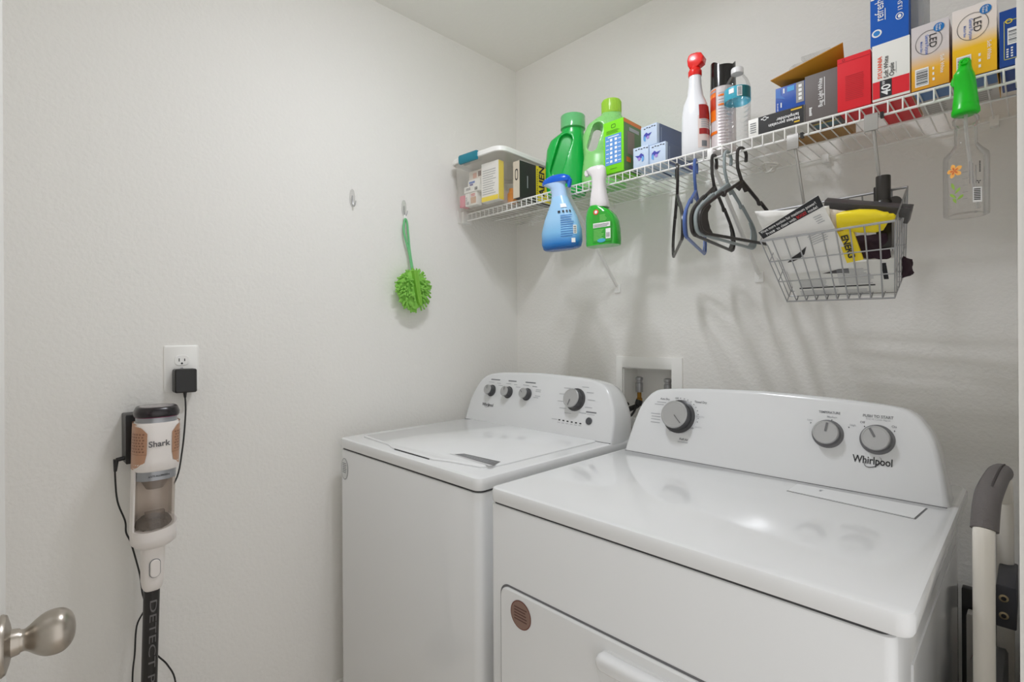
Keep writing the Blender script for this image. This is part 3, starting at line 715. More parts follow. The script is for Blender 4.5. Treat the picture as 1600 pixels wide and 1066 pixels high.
bxx('bulb_box', (1.1995, -.288, ZS+.0443, 1.2655, -.2235, ZS+.106), [mat('royal_blue_carton', (26, 78, 168), .35), mat('grey_window', (150, 148, 146), .3), mat('deep_blue_print', (60, 112, 190), .35), mat('cyan_print', (70, 160, 220), .4), WHITEINK], 'small blue bulb box resting on the black and white box', 'box', None, sb)
def gb(q):
    M = F_front(0, -.298, ZS); q.text('Bug Light White', .0125, 1.302, .060, 1, M, rot=PI/2, bold=.01, wmax=.066); q.rect(1.3085, .028, 1.3097, .094, 1, M)
    q.lines(1.277, .012, 1.284, .032, 6, 1, M, fill=.7, ragged=.4)
    B_ = frame((0, 0, ZS), (1, 0, 0), (0, -1, 0)); q.rect(1.276, .235, 1.33, .262, 2, B_); q.rect(1.276, .262, 1.33, .27, 3, B_)
bxx('bulb_box', (1.2680, -.298, ZS, 1.3355, -.225, ZS+.108), [mat('dark_taupe_carton', (104, 97, 95), .45), WHITEINK, mat('steel_teal_print', (84, 120, 132), .5), mat('mustard_print', (206, 180, 90), .5)], 'dark grey box reading Bug Light White, left of the red box', 'box', None, gb)
b = MB(); BR = mat('ochre_cardboard', (196, 138, 34), .5)
fl = [(1.192, -.302, 1.866), (1.2085, -.222, 1.8605), (1.334, -.222, 1.8605), (1.347, -.302, 1.897)]
b.add(fl+[(x, y, z+.0015) for x, y, z in fl], [(0, 1, 2, 3), (7, 6, 5, 4), (0, 4, 5, 1), (1, 5, 6, 2), (2, 6, 7, 3), (3, 7, 4, 0)])
b.box(1.2085, -.222, ZS, 1.334, -.120, ZS+.118, 1)
solo('cardboard_carton', b, [BR, mat('brown_carton', (168, 128, 70), .55)], 'open ochre cardboard carton with a raised flap, behind the grey box', 'carton')
b = MB(); MP = T(1.245, -.178, ZS+.1575); b.loft([[(x, y, z) for x, y in rrect(.088-2*i, .07-2*i, .012, 5)] for i, z in ((.004, -.039), (0, 0), (.003, .028), (.008, .034))], M=MP); b.box(-.01, -.032, .0345, .055, .03, .045, M=MP, b=.002)
solo('plastic_tray', b, CLR, 'clear plastic blister tray sticking up behind the cardboard flap', 'plastic tray')
def rb(q):
    M = F_front(0, -.306, ZS); q.lines(1.352, .02, 1.388, .078, 14, 1, M, fill=.35, ragged=.1); q.rect(1.3375, .108, 1.399, .1085, 2, M)
    q.add([(1.349+.0028*x, .113+.0028*y, .0009) for x, y in ell(1, 1, 16)]+[(1.349+.002*x, .113+.002*y, .0009) for x, y in ell(1, 1, 16)], [(i, (i+1) % 16, 16+(i+1) % 16, 16+i) for i in range(16)], 2, M)
bxx('bulb_box', (1.3368, -.306, ZS, 1.3995, -.205, ZS+.119), [mat('red_carton', (222, 14, 34), .4), mat('crimson_print', (190, 10, 28), .5), mat('dark_red_print', (120, 8, 18), .5)], 'plain red box standing between the dark grey box and the red and white one', 'box', None, rb)
def sy(q):
    M = F_front(0, -.308, ZS); q.rect(1.4035, .0045, 1.4675, .041, 1, M); q.rect(1.4165, .0045, 1.4375, .0412, 2, M, .0009)
    q.text('40', .0225, 1.4272, .0195, 3, M, rot=PI/2, bold=.02, h=.0014); q.text('W', .008, 1.4232, .0355, 3, M, rot=PI/2, h=.0014)
    q.text('SYLVANIA', .0105, 1.4165, .070, 4, M, rot=PI/2, bold=.02, wmax=.05); q.text('Soft White', .0115, 1.4275, .068, 2, M, rot=PI/2, wmax=.046); q.text('Opale', .0115, 1.4385, .0595, 2, M, rot=PI/2, wmax=.03); q.rect(1.4445, .05, 1.4455, .074, 5, M)
    M = frame((0, 0, ZS), (1, 0, 0), (0, -1, 0)); q.rect(1.4035, .135, 1.4675, .305, 1, M)
bxx('bulb_box', (1.4030, -.308, ZS, 1.4680, -.130, ZS+.121), [CARD, mat('scarlet_print', (222, 22, 40), .4), INK, WHITEINK, mat('orange_red_print', (232, 82, 40), .5), PRINTL], 'white and red bulb box reading Soft White Opale 40W', 'box', None, sy)
def rf(q):
    M = F_front(0, -.305, ZS+.1215); q.text('refresh', .0225, 1.4155, .074, 1, M, rot=PI/2, bold=.004, wmax=.045); q.rect(1.4255, .05, 1.4268, .075, 1, M)
    q.text('13.5W', .011, 1.452, .074, 1, M, rot=PI/2, bold=.012); q.flat([(1.411+.009*x, .026+.0085*y) for x, y in ell(1, 1, 24)], 1, M); q.flat([(1.411+.006*x, .026+.0055*y) for x, y in ell(1, 1, 24)], 2, M, .0009)
    q.add([(1.451+.007*x, .047+.0075*y, .0008) for x, y in ell(1, 1, 20)]+[(1.451+.0055*x, .047+.006*y, .0008) for x, y in ell(1, 1, 20)], [(i, (i+1) % 20, 20+(i+1) % 20, 20+i) for i in range(20)], 1, M); q.flat([(1.451+.003*x, .047+.004*y) for x, y in ell(1, 1, 12)], 1, M)
    q.rect(1.4005, .10, 1.407, .135, 1, M, .0008); q.rect(1.445, .105, 1.4645, .12, 2, M)
bxx('bulb_box', (1.3995, -.305, ZS+.1215, 1.4660, -.175, ZS+.262), [mat('blue_carton', (0, 88, 186), .35), WHITEINK, mat('bright_blue_print', (40, 130, 206), .4)], 'blue bulb box reading refresh, stacked on the white and red box', 'box', None, rf)
b = MB(); b.box(1.4672, -.285, ZS+.1215, 1.4885, -.19, ZS+.255, b=.003)
solo('plastic_sleeve', b, clear('frosted_sleeve_plastic', (222, 224, 226), haze=.35, hazec=(206, 208, 210), gloss=.1), 'clear plastic sleeve against the right side of the blue refresh box', 'plastic sleeve')
def led(xa, xb, y, h, label, fade):
    m = ramp_z(fade[0], fade[1])
    def fn(q):
        M = F_front(0, y, ZS); w_ = xb-xa; cx = xa+w_*.47; cz = h*.70; r = w_*.36
        q.add([(cx+r*1.0*x, cz+r*1.12*y_, .0008) for x, y_ in ell(1, 1, 40)]+[(cx+(r-.0008)*x, cz+(r*1.12-.0008)*y_, .0008) for x, y_ in ell(1, 1, 40)], [(i, (i+1) % 40, 40+(i+1) % 40, 40+i) for i in range(40)], 1, M)
        q.text('LED', .0165, cx+.007, cz+.001, 1, M, rot=-PI/2, bold=.004); q.text('General Purpose', .008, cx-.0035, cz-.004, 2, M, rot=-PI/2, wmax=.04); q.text('Medium Base', .0055, cx-.0115, cz-.006, 2, M, rot=-PI/2, wmax=.022)
        q.flat([(xb-.0155+.0085*x, h*.885+.0088*y_) for x, y_ in ell(1, 1, 28)], 3, M, .001); q.text('Great', .0055, xb-.0135, h*.885, 4, M, rot=-PI/2, h=.0014); q.text('Value', .0055, xb-.0185, h*.885, 4, M, rot=-PI/2, h=.0014)
        q.rect(xa+.006, .006, xa+.028, .043, 4, M, .0008); q.bars(xa+.008, .009, xa+.0265, .040, 1, M, vert=False)
        B_ = frame((0, 0, ZS), (1, 0, 0), (0, -1, 0)); q.rect(xa+.001, .235, xb-.001, .305, 5, B_); q.rect(xa+.001, .131, xb-.001, .234, 6, B_); q.lines(xa+.01, .15, xb-.01, .225, 6, 1, B_, fill=.12, h=.0009)
        q.text('Soft White', .0085, xb-.0105, .041, 4, M, rot=-PI/2, wmax=.036); q.lines(xb-.026, .012, xb-.0225, .045, 3, 4, M, fill=.5)
    bxx('bulb_box', (xa, y, ZS, xb, -.13, ZS+h), [m, INK, BLUEP, mat('logo_blue', (20, 116, 190), .4), WHITEINK, mat('slate_blue_print', (84, 124, 176), .4), mat('pale_grey_print', (206, 202, 198), .5)], label, 'box', None, fn)
led(1.4705, 1.5305, -.306, .132, 'yellow and white LED bulb box right of the blue and red boxes', ('dull_yellow_fade', [(0, (232, 160, 30)), (.3, (246, 184, 40)), (.55, (216, 206, 204)), (1, (214, 208, 210))]))
led(1.5355, 1.6000, -.306, .137, 'larger yellow and white LED bulb box, behind the green spray nozzle', ('bright_yellow_fade', [(0, (250, 186, 8)), (.42, (253, 198, 14)), (.62, (240, 226, 214)), (1, (236, 228, 224))]))
def bb(q):
    M = F_front(0, -.306, ZS); q.rect(1.6095, .012, 1.636, .0132, 1, M); q.rect(1.6095, .012, 1.6105, .085, 1, M); q.rect(1.6095, .084, 1.636, .0852, 1, M)
    q.add([(1.6165+.005*x, .0835+.0045*y, .0011) for x, y in ell(1, 1, 18)]+[(1.6165+.0035*x, .0835+.003*y, .0011) for x, y in ell(1, 1, 18)], [(i, (i+1) % 18, 18+(i+1) % 18, 18+i) for i in range(18)], 2, M)
    q.rect(1.6145, .039, 1.634, .070, 3, M, .0009); q.bars(1.616, .042, 1.634, .067, 4, M, vert=False, n=8); q.lines(1.613, .016, 1.616, .034, 4, 3, M, fill=.6); q.lines(1.619, .016, 1.622, .036, 4, 3, M, fill=.6)
bxx('bulb_box', (1.6035, -.306, ZS, 1.6420, -.16, ZS+.106), [mat('navy_blue_carton', (0, 66, 150), .35), mat('pale_yellow_print', (206, 206, 110), .4), YEL, WHITEINK, PRINT], 'blue box with a yellow outline at the right end of the shelf', 'box', None, bb)

# ================================================================== SPRAY BOTTLES HANGING ON THE LIP
# --- blue
bs = thing('spray_bottle', 'blue spray bottle with a dark blue nozzle hanging on the shelf lip', 'spray bottle', (.555, -.345, 1.525))
B1 = T(.556, -.345, 1.5225, math.radians(12), 0, math.radians(-2))
b = MB(); b.loft([sect(0, .060, .030), sect(.004, .066, .034), sect(.02, .0715, .037), sect(.06, .0705, .037), (sect(.10, .058, .033)), sect(.13, .044, .029), sect(.155, .032, .025), sect(.172, .0275, .022, -.002)], M=B1)
bm = ramp_z('blue_bottle_fade', [(0, (22, 92, 170)), (.10, (40, 124, 200)), (.3, (128, 188, 232)), (.55, (158, 204, 240)), (1, (164, 208, 244))], .25)
part('bottle_body', b, bm, bs, 60)
b = MB(); b.loft([sect(.170, .0275, .022, -.002), sect(.19, .0255, .020, -.004, 2.2), sect(.205, .0265, .020, -.007, 2.2), sect(.216, .034, .021, -.016, 2.2), sect(.224, .046, .020, -.02, 2.3)], M=B1)
hd = part('spray_head', b, mat('pale_blue_plastic', (176, 206, 240), .25), bs, 60)
b = MB(); b.loft([sect(.221, .051, .0215, -.012, 2.3), sect(.228, .053, .0225, -.012, 2.4), sect(.238, .047, .021, -.010, 2.4), sect(.246, .030, .015, -.008, 2.2)], M=B1)
b.loft([[(x, y, z) for x, y in rrect(w_, .014, .004, 3, (c, 0))] for z, w_, c in ((.226, .02, .034), (.213, .013, .036), (.200, .008, .034))], M=B1)
part('nozzle_cap', b, mat('strong_blue_plastic', (6, 92, 206), .25), bs, 60)
b = MB(); LM = B1 @ frame((0, -.0375, 0), (1, 0, 0), (0, 0, 1))
def wlab(q, z0, z1, a0, a1, mi, rx=.07, ry=.037, off=.001): wrap(q, B1, [(z0, rx, ry), (z1, rx, ry)], a0, a1, mi, 2.4, 8, off)
for k in range(10): wlab(b, .033+.0075*k, .036+.0075*k, -1.40, -.62-.2*random.random(), 0, .071-.0012*max(0, k-4)*.9, .037-.0003*k)
wlab(b, .04, .068, -.72, -.45, 1, off=.0014); 
for k in range(4): wlab(b, .043+.006*k, .046+.006*k, -.69, -.5, 2, off=.0018)
for k in range(4): wrap(b, B1, [(.113, .0535, .0315), (.120, .051, .0308)], -1.5+.26*k, -1.36+.26*k, 3, 2.4, 3, .0022)
wrap(b, B1, [(.130, .0445, .0292), (.143, .038, .027)], -1.3, -.8, 1, 2.4, 6, .0022); wlab(b, .012, .026, -.85, -.6, 1, .0695, .0362, .0022)
part('bottle_label', b, [mat('mid_blue_print', (72, 128, 190), .4), WHITEINK, PRINT, INK], bs)
# --- green
gs = thing('spray_bottle', 'green spray bottle with a white trigger head hanging on the shelf lip', 'spray bottle', (.715, -.338, 1.515))
G1 = T(.714, -.338, 1.5135, math.radians(8))
b = MB()
GS = [(0, -.050, .053), (.004, -.052, .055), (.02, -.0525, .0555), (.05, -.0525, .0535), (.075, -.0525, .049), (.093, -.0520, .040), (.108, -.049, .026), (.118, -.043, .010), (.124, -.035, -.002)]
b.loft([[(x, y, z) for x, y in ell((xb-xa)/2, .031 if z < .1 else .028, 40, 3.2, ((xa+xb)/2, 0))] for z, xa, xb in GS], M=G1)
part('bottle_body', b, mat('bright_green_plastic', (40, 176, 44), .2, coat=.3), gs, 60)
b = MB()
b.loft([[(x, y, z) for x, y in ell(rx, ry, 28, 2.5, (cx, 0))] for z, rx, ry, cx in ((.119, .029, .025, -.010), (.123, .030, .026, -.010), (.135, .029, .026, -.011), (.165, .024, .022, -.013), (.185, .0215, .019, -.013), (.205, .021, .018, -.013), (.220, .024, .018, -.013), (.234, .030, .018, -.020), (.243, .032, .018, -.023), (.2495, .024, .013, -.020))], M=G1)
b.loft([[(x, y, z) for x, y in rrect(w_, .013, .004, 3, (c, 0))] for z, w_, c in ((.243, .018, -.052), (.234, .016, -.055), (.226, .010, -.054))], M=G1)
hd = part('spray_head', b, mat('grey_white_plastic', (226, 222, 222), .3), gs, 60)
b = MB(); LG = G1 @ frame((0, -.0315, 0), (1, 0, 0), (0, 0, 1))
b.rect(-.018, .008, .044, .075, 0, LG, .0009); b.flat([(-.018, .075), (.044, .075), (.03, .098), (-.018, .108)], 0, LG, .0009)
b.rect(-.016, .052, .041, .066, 1, LG, .0014); b.lines(-.014, .054, .038, .064, 3, 2, LG, h=.0018)
b.rect(.026, .016, .042, .046, 1, LG, .0014); b.bars(.028, .02, .040, .034, 2, LG, vert=True, h=.0018, n=8)
b.flat([(-.006+.009*x, .100+.008*y) for x, y in ell(1, 1, 20)], 3, LG, .0018); b.flat([(-.006+.005*x, .100+.005*y) for x, y in ell(1, 1, 20)], 1, LG, .0021)
b.lines(-.014, .014, .02, .048, 8, 4, LG, h=.0014); b.flat([(.012+.014*x, .012+.006*y) for x, y in ell(1, 1, 20)], 5, LG, .0017); b.lines(.006, .072, .03, .092, 5, 4, LG, h=.0014)
part('bottle_label', b, [mat('grass_green_label', (52, 164, 52), .35), WHITEINK, PRINT, mat('tomato_print', (226, 70, 52), .4), mat('pale_green_print', (130, 210, 110), .4), mat('aqua_print', (70, 170, 200), .4)], gs)
# --- clear with green head
cs = thing('spray_bottle', 'empty clear spray bottle with a bright green nozzle and flower print, hanging at the right', 'spray bottle', (1.557, -.335, 1.462))
C1 = T(1.557, -.3385, 1.462, math.radians(-20))
CB = clear('clear_spray_plastic', (250, 249, 248), haze=.02, gloss=.06, edge=.6)
b = MB(); b.lathe([(.022, .006), (.030, .001), (.0335, .003), (.034, .008), (.034, .113), (.033, .118), (.022, .131), (.0185, .137)]+[(.0165+.0008*(k % 2)-.0002*k*.0, .140+.005*k) for k in range(7)]+[(.0165, .176), (.0195, .181), (.0200, .187), (.0175, .192), (.0145, .195), (.0145, .202)], 44, M=C1, c1=False)
part('bottle_body', b, CB, cs, 50)
GN = mat('vivid_green_nozzle', (10, 200, 22), .3)
b = MB(); b.lathe([(.0190, .196), (.0212, .198), (.0212, .205), (.0198, .209), (.0192, .216)], 30, M=C1)
b.loft([[(x, y, z) for x, y in ell(rx, ry, 24, 2.4, (cx, cy))] for z, rx, ry, cx, cy in ((.214, .0190, .0185, 0, 0), (.232, .0172, .0168, 0, 0), (.250, .0158, .0160, 0, -.001), (.262, .0152, .0180, 0, -.003), (.272, .0140, .0190, 0, -.005), (.279, .0105, .0150, .001, -.005), (.287, .0092, .0100, .001, -.004), (.296, .0090, .0090, .001, -.004), (.3005, .0075, .0075, .001, -.004))], M=C1)
b.lathe([(.0064, 0), (.0070, .002), (.0070, .005), (.0045, .005), (.0045, .002)], 16, M=C1 @ frame((.003, -.0105, .291), (1, .3, 0), (-.1, .5, 1)))
b.loft([[(x, y, z) for x, y in rrect(w_, .010, .003, 3, (c, -.004))] for z, w_, c in ((.272, .012, -.012), (.262, .012, -.016), (.255, .006, -.015))], M=C1)
part('spray_head', b, GN, cs, 50)
b = MB(); b.tube(spline([(0, 0, .20), (.002, -.001, .15), (.012, 0, .06), (.018, .003, .012)], 6), .0032, 8, M=C1)
part('dip_tube', b, clear('dip_tube_plastic', (235, 235, 235), haze=.5, hazec=(240, 240, 238)), cs)
b = MB(); CF = C1
def cw(z, a, dz, da, mi, off=.0006, k=4): wrap(b, C1, [(z, .034, .034), (z+dz, .034, .034)], a, a+da, mi, 2, k, off)
def pet(a, z, sa, sz, mi, off):
    V = [((.034+off)*math.cos(a+sa*x/.034), (.034+off)*math.sin(a+sa*x/.034), z+sz*y) for x, y in ell(1, 1, 16)]; b.add(V, [tuple(range(16))], mi, C1)
fa, fz = -1.66, .084
def petal(a, z, ang, L, wd, mi, off):
    c, sn = math.cos(ang), math.sin(ang); V = []
    for u, w_ in ((0, 0), (.35, .75), (.65, 1), (.88, .6), (1, 0), (.88, -.6), (.65, -1), (.35, -.75)):
        x, y = u*L*c-w_*wd*sn, u*L*sn+w_*wd*c; V.append(((.034+off)*math.cos(a+x/.034), (.034+off)*math.sin(a+x/.034), z+y))
    b.add(V, [tuple(range(8))], mi, C1)
for k in range(5): petal(fa, fz, k*1.257+.55, .0135, .0042, 0, .0008); petal(fa, fz, k*1.257+.55, .0075, .0013, 1, .0011)
for L, a_, z_, g in ((.016, .02, .055, 1.9), (.014, .02, .048, .9), (.015, .10, .040, 2.4), (.013, .12, .036, .75), (.012, .10, .030, 2.0)): petal(fa+a_, z_-.008, g, L, .0026, 2, .0008)
for k in range(5): cw(.028+.0125*k, -1.30, .0007, .22, 3)
cw(.020, -.88, .028, .42, 4)
for k in range(7): cw(.024+.0032*k, -.84, .0018, .30, 5, .001)
for k in range(3): cw(.055, -1.02+.13*k, .042-.004*k, .035, 3)
for k in range(7): cw(.076+.0030*k, -.60, .0019, .075, 5, .0008)
for k in range(3): petal(-.62, .058, k*2.094+.5, .0042, .0009, 5, .0008)
part('bottle_print', b, [mat('peach_petal', (244, 178, 84), .4), mat('deep_orange_petal', (214, 96, 40), .4), mat('leaf_green_print', (140, 176, 70), .4), mat('faded_grey_print', (150, 146, 146), .5), WHITEINK, SOFTBLACK], cs, label='orange flower, scale lines and barcode print')

# ================================================================== HANGERS
HG = 'plastic hangers on the lip of the wire shelf'
def hanger(x, ang, m, label, half=.172):
    """ang: direction (dx, dy) in plan of the far arm; neck in front of the lip, hook tip behind it"""
    d = Vector((ang[0], ang[1], 0)).normalized(); zt = ZL+.0028+.0042
    M = Matrix(((d.x, 0, -d.y, x), (d.y, 0, d.x, SY-.002), (0, 1, 0, zt), (0, 0, 0, 1)))   # local x along the arms, y up
    t = thing('coat_hanger', label, 'hanger', (x, SY, zt-.24), HG)
    b = MB()
    hk = [(.020*math.cos(a), -.018+.018*math.sin(a), 0) for a in [.15*i for i in range(0, 22)]]
    hk = [(.018, -.032, 0)]+hk+[(-.021, -.035, 0), (-.019, -.055, 0), (-.008, -.074, 0), (0, -.088, 0)]
    b.tube(hk, .0042, 8, M=M); part('hook', b, m, t)
    b = MB(); L = []
    for s_ in (-1, 1):
        P = [(0, -.085, 0), (s_*.05, -.112, 0), (s_*.072, -.124, 0), (s_*.078, -.133, 0), (s_*.086, -.131, 0), (s_*.09, -.130, 0), (s_*.150, -.166, 0), (s_*half, -.186, 0), (s_*(half+.006), -.205, 0), (s_*(half-.001), -.228, 0), (s_*(half-.02), -.236, 0)]
        b.tube(spline(P, 4), .0046, 8, M=M)
        b.prism([(s_*.02, -.0945), (0, -.086), (0, -.1), (s_*.012, -.112), (s_*.03, -.106)], -.0013, .0013, M=M)
        b.prism([(s_*.140, -.160), (s_*half, -.186), (s_*(half+.005), -.205), (s_*(half-.001), -.228), (s_*(half-.02), -.236), (s_*.125, -.2345), (s_*.138, -.222), (s_*.146, -.20), (s_*.146, -.185), (s_*.133, -.168)], -.0013, .0013, M=M)
    b.tube([(-half+.02, -.236, 0), (half-.02, -.236, 0)], .0042, 8, M=M)
    part('hanger_frame', b, m, t)
HBL = mat('black_hanger_plastic', (46, 42, 40), .35); HBU = mat('blue_hanger_plastic', (76, 104, 168), .35); HGR = mat('grey_green_hanger_plastic', (146, 156, 158), .35)
hanger(.945, (-.526, .85), HBL, 'black hanger seen edge-on, leftmost on the shelf lip')
hanger(1.000, (-.295, .955), HBU, 'blue plastic hanger hooked on the shelf lip')
hanger(1.052, (-.115, .99), HBL, 'black hanger between the blue and the grey one')
hanger(1.088, (.02, 1), HGR, 'grey-green plastic hanger between two black ones')
hanger(1.124, (.175, .98), HBL, 'black hanger nearest the wire basket, partly behind the white pouch')

# ================================================================== HANGING BASKET AND ITS CONTENTS
bk = thing('wire_basket', 'chrome wire basket hanging under the right half of the shelf', 'basket', (1.325, -.27, 1.32))
BL_, BR_, FL_, FR_ = [Vector(p) for p in ((1.186, -.270, 1.550), (1.460, -.286, 1.550), (1.188, -.362, 1.462), (1.452, -.375, 1.466))]
bFL, bFR, bBL, bBR = [Vector(p) for p in ((1.205, -.230, 1.322), (1.430, -.240, 1.318), (1.200, -.140, 1.392), (1.436, -.148, 1.384))]
b = MB(); lerp = lambda a, c, t: a+(c-a)*t
b.tube([BL_, BR_, FR_, FL_], .0028, 8, closed=True); b.tube([bBL, bBR, bFR, bFL], .0022, 8, closed=True)
for t_ in (.33, .66): b.tube([lerp(BL_, bBL, t_), lerp(BR_, bBR, t_), lerp(FR_, bFR, t_), lerp(FL_, bFL, t_)], .0016, 6, closed=True)
for i in range(1, 10):
    t_ = i/10; b.tube([lerp(FL_, FR_, t_), lerp(bFL, bFR, t_), lerp(bBL, bBR, t_), lerp(BL_, BR_, t_)], .0016, 6)
for i in range(0, 6):
    t_ = i/5; b.tube([lerp(FR_, BR_, t_), lerp(bFR, bBR, t_), lerp(bFL, bBL, t_), lerp(FL_, BL_, t_)], .0016, 6)
part('wire_body', b, STEEL, bk)
for xt, xb_ in ((1.245, 1.258), (1.401, 1.411)):
    b = MB(); b.box(xt-.0125, SY-.009, ZL-.030, xt+.0125, SY-.0045, ZL+.006, b=.001); b.box(xt-.0125, SY-.009, ZL+.0035, xt+.0125, SY+.005, ZL+.0065, b=.001); b.box(xt+.016, SY-.006, ZL-.006, xt+.022, SY+.004, ZL+.006, 1)
    b.tube([(xt+.002, SY-.006, ZL-.004), (xb_-.001, SY+.01, 1.60), (xb_, -.275, 1.552)], .0034, 8)
    part('hanging_rod', b, [mat('grey_metal', (172, 170, 166), .35, metal=.5), BLACKP], bk)
def plate(name, P, th_, mats, label, cat, deco=None, nrm=None):
    """a thin solid sheet with world corner points P (counter-clockwise seen from the room)"""
    P = [Vector(p) for p in P]; n = (P[1]-P[0]).cross(P[-1]-P[0]).normalized()
    q = MB(); N = len(P); q.add(P+[p-n*th_ for p in P], [tuple(range(N)), tuple(range(2*N-1, N-1, -1))]+[(i, N+i, N+(i+1) % N, (i+1) % N) for i in range(N)])
    if deco: deco(q, P, n)
    return solo(name, q, mats, label, cat, smooth=30)
def cloth_patch(name, P4, nx, ny, amp, mats, label, cat, bumpf=None, th_=.004, seed=1):
    """crumpled soft sheet spanned by four corners"""
    rnd = random.Random(seed); P = [Vector(p) for p in P4]; n = (P[1]-P[0]).cross(P[3]-P[0]).normalized(); q = MB(); V = []
    ph = [rnd.random()*6 for _ in range(6)]
    for side in (1, -1):
        for j in range(ny+1):
            for i in range(nx+1):
                u, v = i/nx, j/ny; p = lerp(lerp(P[0], P[1], u), lerp(P[3], P[2], u), v)
                h = amp*(math.sin(7*u+ph[0]+3*v)+math.sin(9*v+ph[1]-4*u)+.6*math.sin(17*u+11*v+ph[2]))
                if bumpf: h += bumpf(u, v)
                e = min(u, 1-u, v, 1-v); th2 = th_*min(1, e*8)+.0006
                V.append(p+n*(h+side*th2))
    S = (nx+1)*(ny+1); Fs = []
    for j in range(ny):
        for i in range(nx):
            a = j*(nx+1)+i; Fs.append((a, a+1, a+nx+2, a+nx+1)); Fs.append((S+a+nx+1, S+a+nx+2, S+a+1, S+a))
    bd = [i for i in range(nx+1)]+[j*(nx+1)+nx for j in range(1, ny+1)]+[ny*(nx+1)+i for i in range(nx-1, -1, -1)]+[j*(nx+1) for j in range(ny-1, 0, -1)]
    for k in range(len(bd)): a, c = bd[k], bd[(k+1) % len(bd)]; Fs.append((a, S+a, S+c, c))
    q.add(V, Fs); return solo(name, q, mats, label, cat, smooth=70)
def tri_frame(o, a, c):
    o, a, c = Vector(o), Vector(a), Vector(c); u = (a-o).normalized(); n = u.cross(c-o).normalized(); v = n.cross(u); return frame(o, u, v)
# padded white pouch leaning out at the left of the basket
cloth_patch('padded_pouch', [(1.196, -.332, 1.462), (1.330, -.326, 1.452), (1.335, -.376, 1.516), (1.184, -.386, 1.530)], 34, 24, .0016, [PAPER], 'white padded pouch sticking up at the left of the wire basket', 'pouch',
            lambda u, v: .0016*abs(math.sin(26*u+18*v))*abs(math.sin(26*u-18*v)) if v > .35 else 0, .007, 4)
# white leaflet with the black banner in front of the pouch
def leaf_deco(q, P, n):
    A_, B_, C_ = (1.1925, -.356, 1.4682), (1.3311, -.3989, 1.5138), (1.1858, -.3696, 1.4827)
    M = tri_frame(A_, B_, C_); L = (Vector(B_)-Vector(A_)).length; Hb = (Vector(C_)-Vector(A_)).length
    I_ = M.inverted(); q.flat([tuple((I_ @ Vector(p))[:2]) for p in (A_, B_, (1.3265, -.4184, 1.5344), C_)], 1, M, .0012)
    q.text('Want more suction for maximum power?', .0098, L/2, .0158, 2, M, h=.0018, bold=.012, wfit=L*.92); q.text('Press   to clean with', .0098, L*.345, .0065, 2, M, h=.0018, bold=.012, wfit=L*.50); q.text('BOOST', .0098, L*.695, .0065, 3, M, h=.0018, bold=.02, wfit=L*.155); q.text('mode!', .0098, L*.865, .0065, 2, M, h=.0018, bold=.012, wfit=L*.145)
    q.flat([(L*.205, .0030), (L*.225, .0095), (L*.23, .006), (L*.25, .0085), (L*.22, .002), (L*.22, .0055)], 2, M, .0018)
    M2 = tri_frame((1.2298, -.3033, 1.4124), (1.2852, -.3176, 1.4275), (1.2306, -.3192, 1.4292))
    q.flat([(.0, .0), (.012, -.003), (.03, -.002), (.045, .004), (.060, .021), (.044, .015), (.03, .011), (.015, .008)], 4, M2, .0012)
    q.lines(.075, .018, .115, .046, 5, 5, M2, fill=.25, h=.0012); q.lines(.112, .062, .13, .085, 4, 5, M2, fill=.3, h=.0012)
plate('leaflet', [(1.2237, -.2793, 1.3869), (1.3634, -.2811, 1.3888), (1.3311, -.3989, 1.5138), (1.3265, -.4184, 1.5344), (1.1858, -.3696, 1.4827), (1.1925, -.356, 1.4682)], .001, [PAPER, INK, WHITEINK, REDP, SOFTBLACK, PRINTL], 'white leaflet with a black slogan banner leaning over the front of the basket', 'leaflet', leaf_deco)
# white printed carton at the bottom of the basket
bq = MB(); CMx = frame((1.2225, -.2745, 1.400), (1.0, .0, -.012), (.0, -.686, .728))
CL, CH = .2045, .0985
bq.loft([[(x, y, -.030) for x, y in ((0, -CH), (CL, -CH), (CL+.008, .004), (-.006, .004))], [(x, y, 0) for x, y in ((0, -CH), (CL, -CH), (CL+.008, .004), (-.006, .004))]], M=CMx)
bq.rect(.012, -.066, .17, -.0625, 1, CMx); bq.lines(.014, -.06, .09, -.035, 6, 2, CMx, fill=.35); bq.lines(.1, -.058, .17, -.012, 11, 2, CMx, fill=.35); bq.lines(.012, -.09, .10, -.07, 5, 2, CMx, fill=.3); bq.lines(.11, -.092, .165, -.072, 5, 2, CMx, fill=.3)
bq.flat([(.07, -.022), (.125, -.026), (.125, -.012), (.105, -.012)], 3, CMx); bq.rect(.188, -.05, .197, -.004, 1, CMx); bq.rect(.0, -.004, .014, .002, 4, CMx)
solo('manual_carton', bq, [CARD, INK, PRINTL, mat('mid_grey_print', (90, 88, 88), .5), YEL], 'white carton printed with fine text and a black line, at the bottom of the basket', 'carton')
# yellow battery pack
def pk(q, P, n):
    M = tri_frame(P[0], P[1], P[3]); L = (P[1]-P[0]).length; Hh = (P[3]-P[0]).length
    M3 = tri_frame(P[3], P[0], P[2]); q.text('ENERG', .0185, Hh*.50, (P[1]-P[0]).length*.42, 1, M3, bold=.03, h=.0016, wmax=Hh*.92)
plate('battery_pack', [(1.352, -.300, 1.398), (1.384, -.304, 1.402), (1.372, -.344, 1.466), (1.340, -.342, 1.463)], .004, [YEL, INK], 'yellow battery pack with black lettering in the middle of the basket', 'battery pack', pk)
